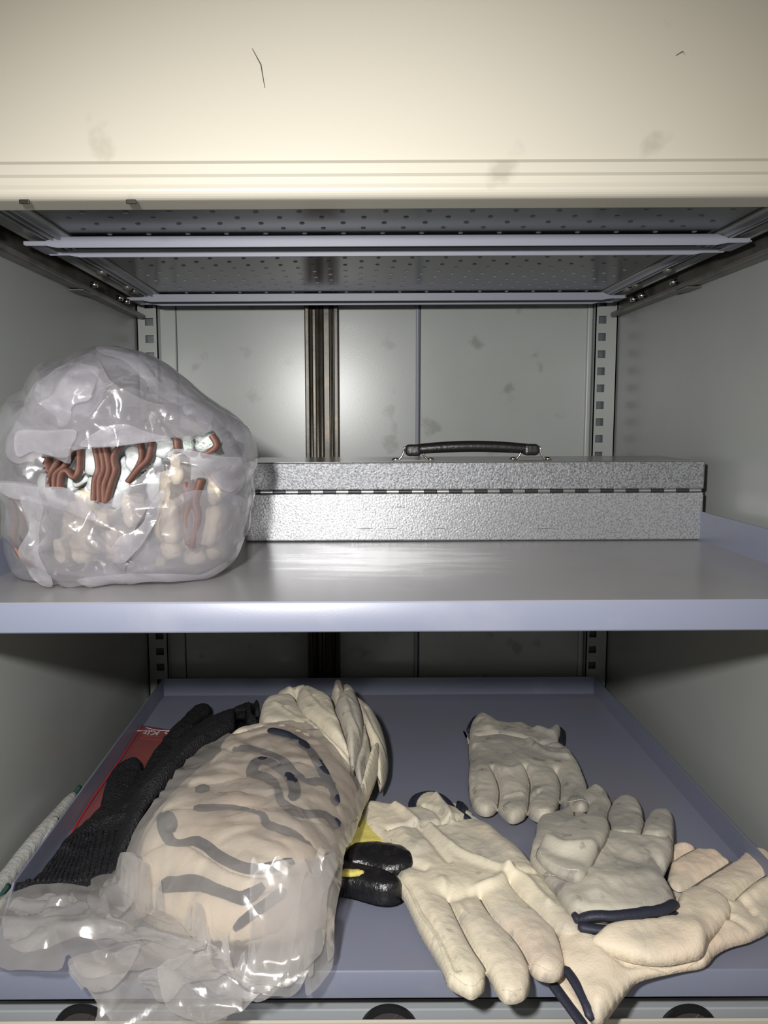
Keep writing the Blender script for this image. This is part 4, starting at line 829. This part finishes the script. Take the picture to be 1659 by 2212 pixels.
def bagglove(lab, lobes, strips, slab, mt):
    c = atY([(slab[0], slab[1])], YG)[0]
    g = root('leather_glove', (c[0], YG, ZU), lab, 'glove', 'brown-trimmed gloves in the open bag')
    V, Fc = lobe(slab[0], slab[1] - 8, slab[2] * .8, slab[3] * .72, slab[4] if len(slab) > 4 else 0, YG + .038, .045, slab[0]); mesh('glove_body', V, Fc, mt, g)
    for i, l in enumerate(lobes):
        V, Fc = lobe(l[0], l[1], l[2], l[3], l[4], YG - (l[5] if len(l) > 5 else .004), .05, l[0] * .7); mesh('finger', V, Fc, l[6] if len(l) > 6 else mt, g)
    for s in strips:
        r = .62 * (s[1] if isinstance(s[1], float) else .0042); pts = s[0] if isinstance(s[0], list) else s
        P = atY(catmull(pts, step=4), YG - (s[2] if len(s) == 3 and isinstance(s[2], float) else .012))
        # a binding strip: deep ribbon seen edge-on
        mB = MB(); m_ = len(P); mB.tube(P, [r * .9] * m_, 10, 3.2, (0, 1, 0)); mB.build('cuff_binding', M_brown, g, True)
bagglove('brown-trimmed glove at the left end of the bag opening', [(128, 1035, 12, 16, .2)], [([(108, 984), (104, 1000), (112, 1024)], .0046, .008), ([(149, 972), (127, 997), (110, 1025), (108, 1052)], .0042, .013)], (105, 1080, 40, 80), M_white)
bagglove('white glove with a looped double brown trim in the bag opening', [(168, 1040, 24, 11, .5), (148, 1045, 16, 18, 0.2, .0)], [([(160, 975), (142, 1005), (122, 1024), (120, 1056)], .0040, .014), ([(174, 970), (172, 1014), (161, 1031), (146, 1016), (133, 1024), (130, 1056)], .0040, .016)], (150, 1010, 30, 55), M_white)
bagglove('white glove whose fat fingertip shows left of the three brown strips', [(192, 996, 19, 31, 0, .010), (196, 1048, 16, 18, 0), (188, 1062, 12, 14, .4), (178, 1088, 24, 32, .2, .004, M_creamw)], [([(207, 962), (215, 1008), (207, 1039), (205, 1080)], .0044, .015)], (190, 1040, 34, 70), M_white)
bagglove('white glove behind the tight group of brown strips at the opening centre', [(240, 985, 12, 30, 0, .0), (262, 1040, 18, 36, -.25, .004), (246, 1075, 18, 26, -.3)], [([(218, 962), (226, 1008), (217, 1039), (217, 1083)], .0044, .015), ([(228, 962), (237, 1012), (227, 1048), (228, 1088)], .0044, .015), ([(262, 960), (247, 986), (250, 1016), (241, 1044), (230, 1085)], .0042, .014)], (240, 1040, 36, 80), M_white)
bagglove('white glove with a round fingertip right of the centre strips', [(284, 994, 19, 30, .1, .009), (262, 1004, 12, 20, 0, .0), (270, 1105, 14, 38, .1, .004, M_creamw)], [([(304, 956), (306, 992), (284, 1032)], .0038, .014)], (275, 1060, 30, 90), M_white)
bagglove('white glove bulging at the right half of the bag opening', [(351, 970, 25, 22, -.3, .006), (330, 985, 14, 22, .2), (353, 1056, 16, 40, 0, .004, M_creamw), (377, 1012, 16, 34, 0, .006, M_creamw)], [([(329, 955), (321, 990), (300, 1012), (278, 1040)], .0042, .016)], (335, 1040, 36, 90), M_white)
bagglove('fleece-lined glove cuff at the right end of the bag opening', [(400, 962, 17, 18, .2, .002, M_fleece), (440, 958, 26, 22, .2, .004, M_fleece), (458, 1056, 15, 36, 0, .006, M_creamw)], [([(381, 944), (385, 970)], .0048, .012), ([(458, 940), (469, 962), (450, 978), (438, 984)], .0046, .014)], (425, 1010, 44, 60), M_white)
bagglove('ivory glove in the lower right of the open bag behind the film', [(451, 1140, 24, 50, -.3, .002), (416, 1205, 26, 20, .2, -.004), (456, 1195, 18, 18, .6, -.008), (363, 1130, 22, 50, 0, .008), (363, 1190, 22, 22, .4, .004), (342, 1218, 14, 12, 0, -.002)], [([(404, 1040), (412, 1075), (406, 1120), (414, 1172)], .0080, .010), ([(436, 1035), (424, 1080), (430, 1120), (416, 1180)], .0060, .012)], (400, 1140, 90, 95), M_creamw)
bagglove('ivory glove in the lower left of the open bag behind the film', [(172, 1140, 20, 32, .1, .012), (168, 1192, 24, 34, .1, .012), (122, 1192, 14, 28, .2, .012), (212, 1120, 22, 20, -.4, .012), (240, 1180, 22, 40, 0, .004)], [], (185, 1150, 75, 85), M_creamw)
bagglove('glove with a double brown trim squashed against the left side of the open bag', [(60, 1120, 16, 50, 0, -.004)], [([(31, 1075), (40, 1115), (34, 1150), (48, 1195), (86, 1226)], .0050, .002), ([(44, 1085), (52, 1130), (46, 1165), (60, 1200), (96, 1215)], .0040, .004)], (75, 1140, 40, 90), M_white)

print('objects', len(bpy.data.objects))
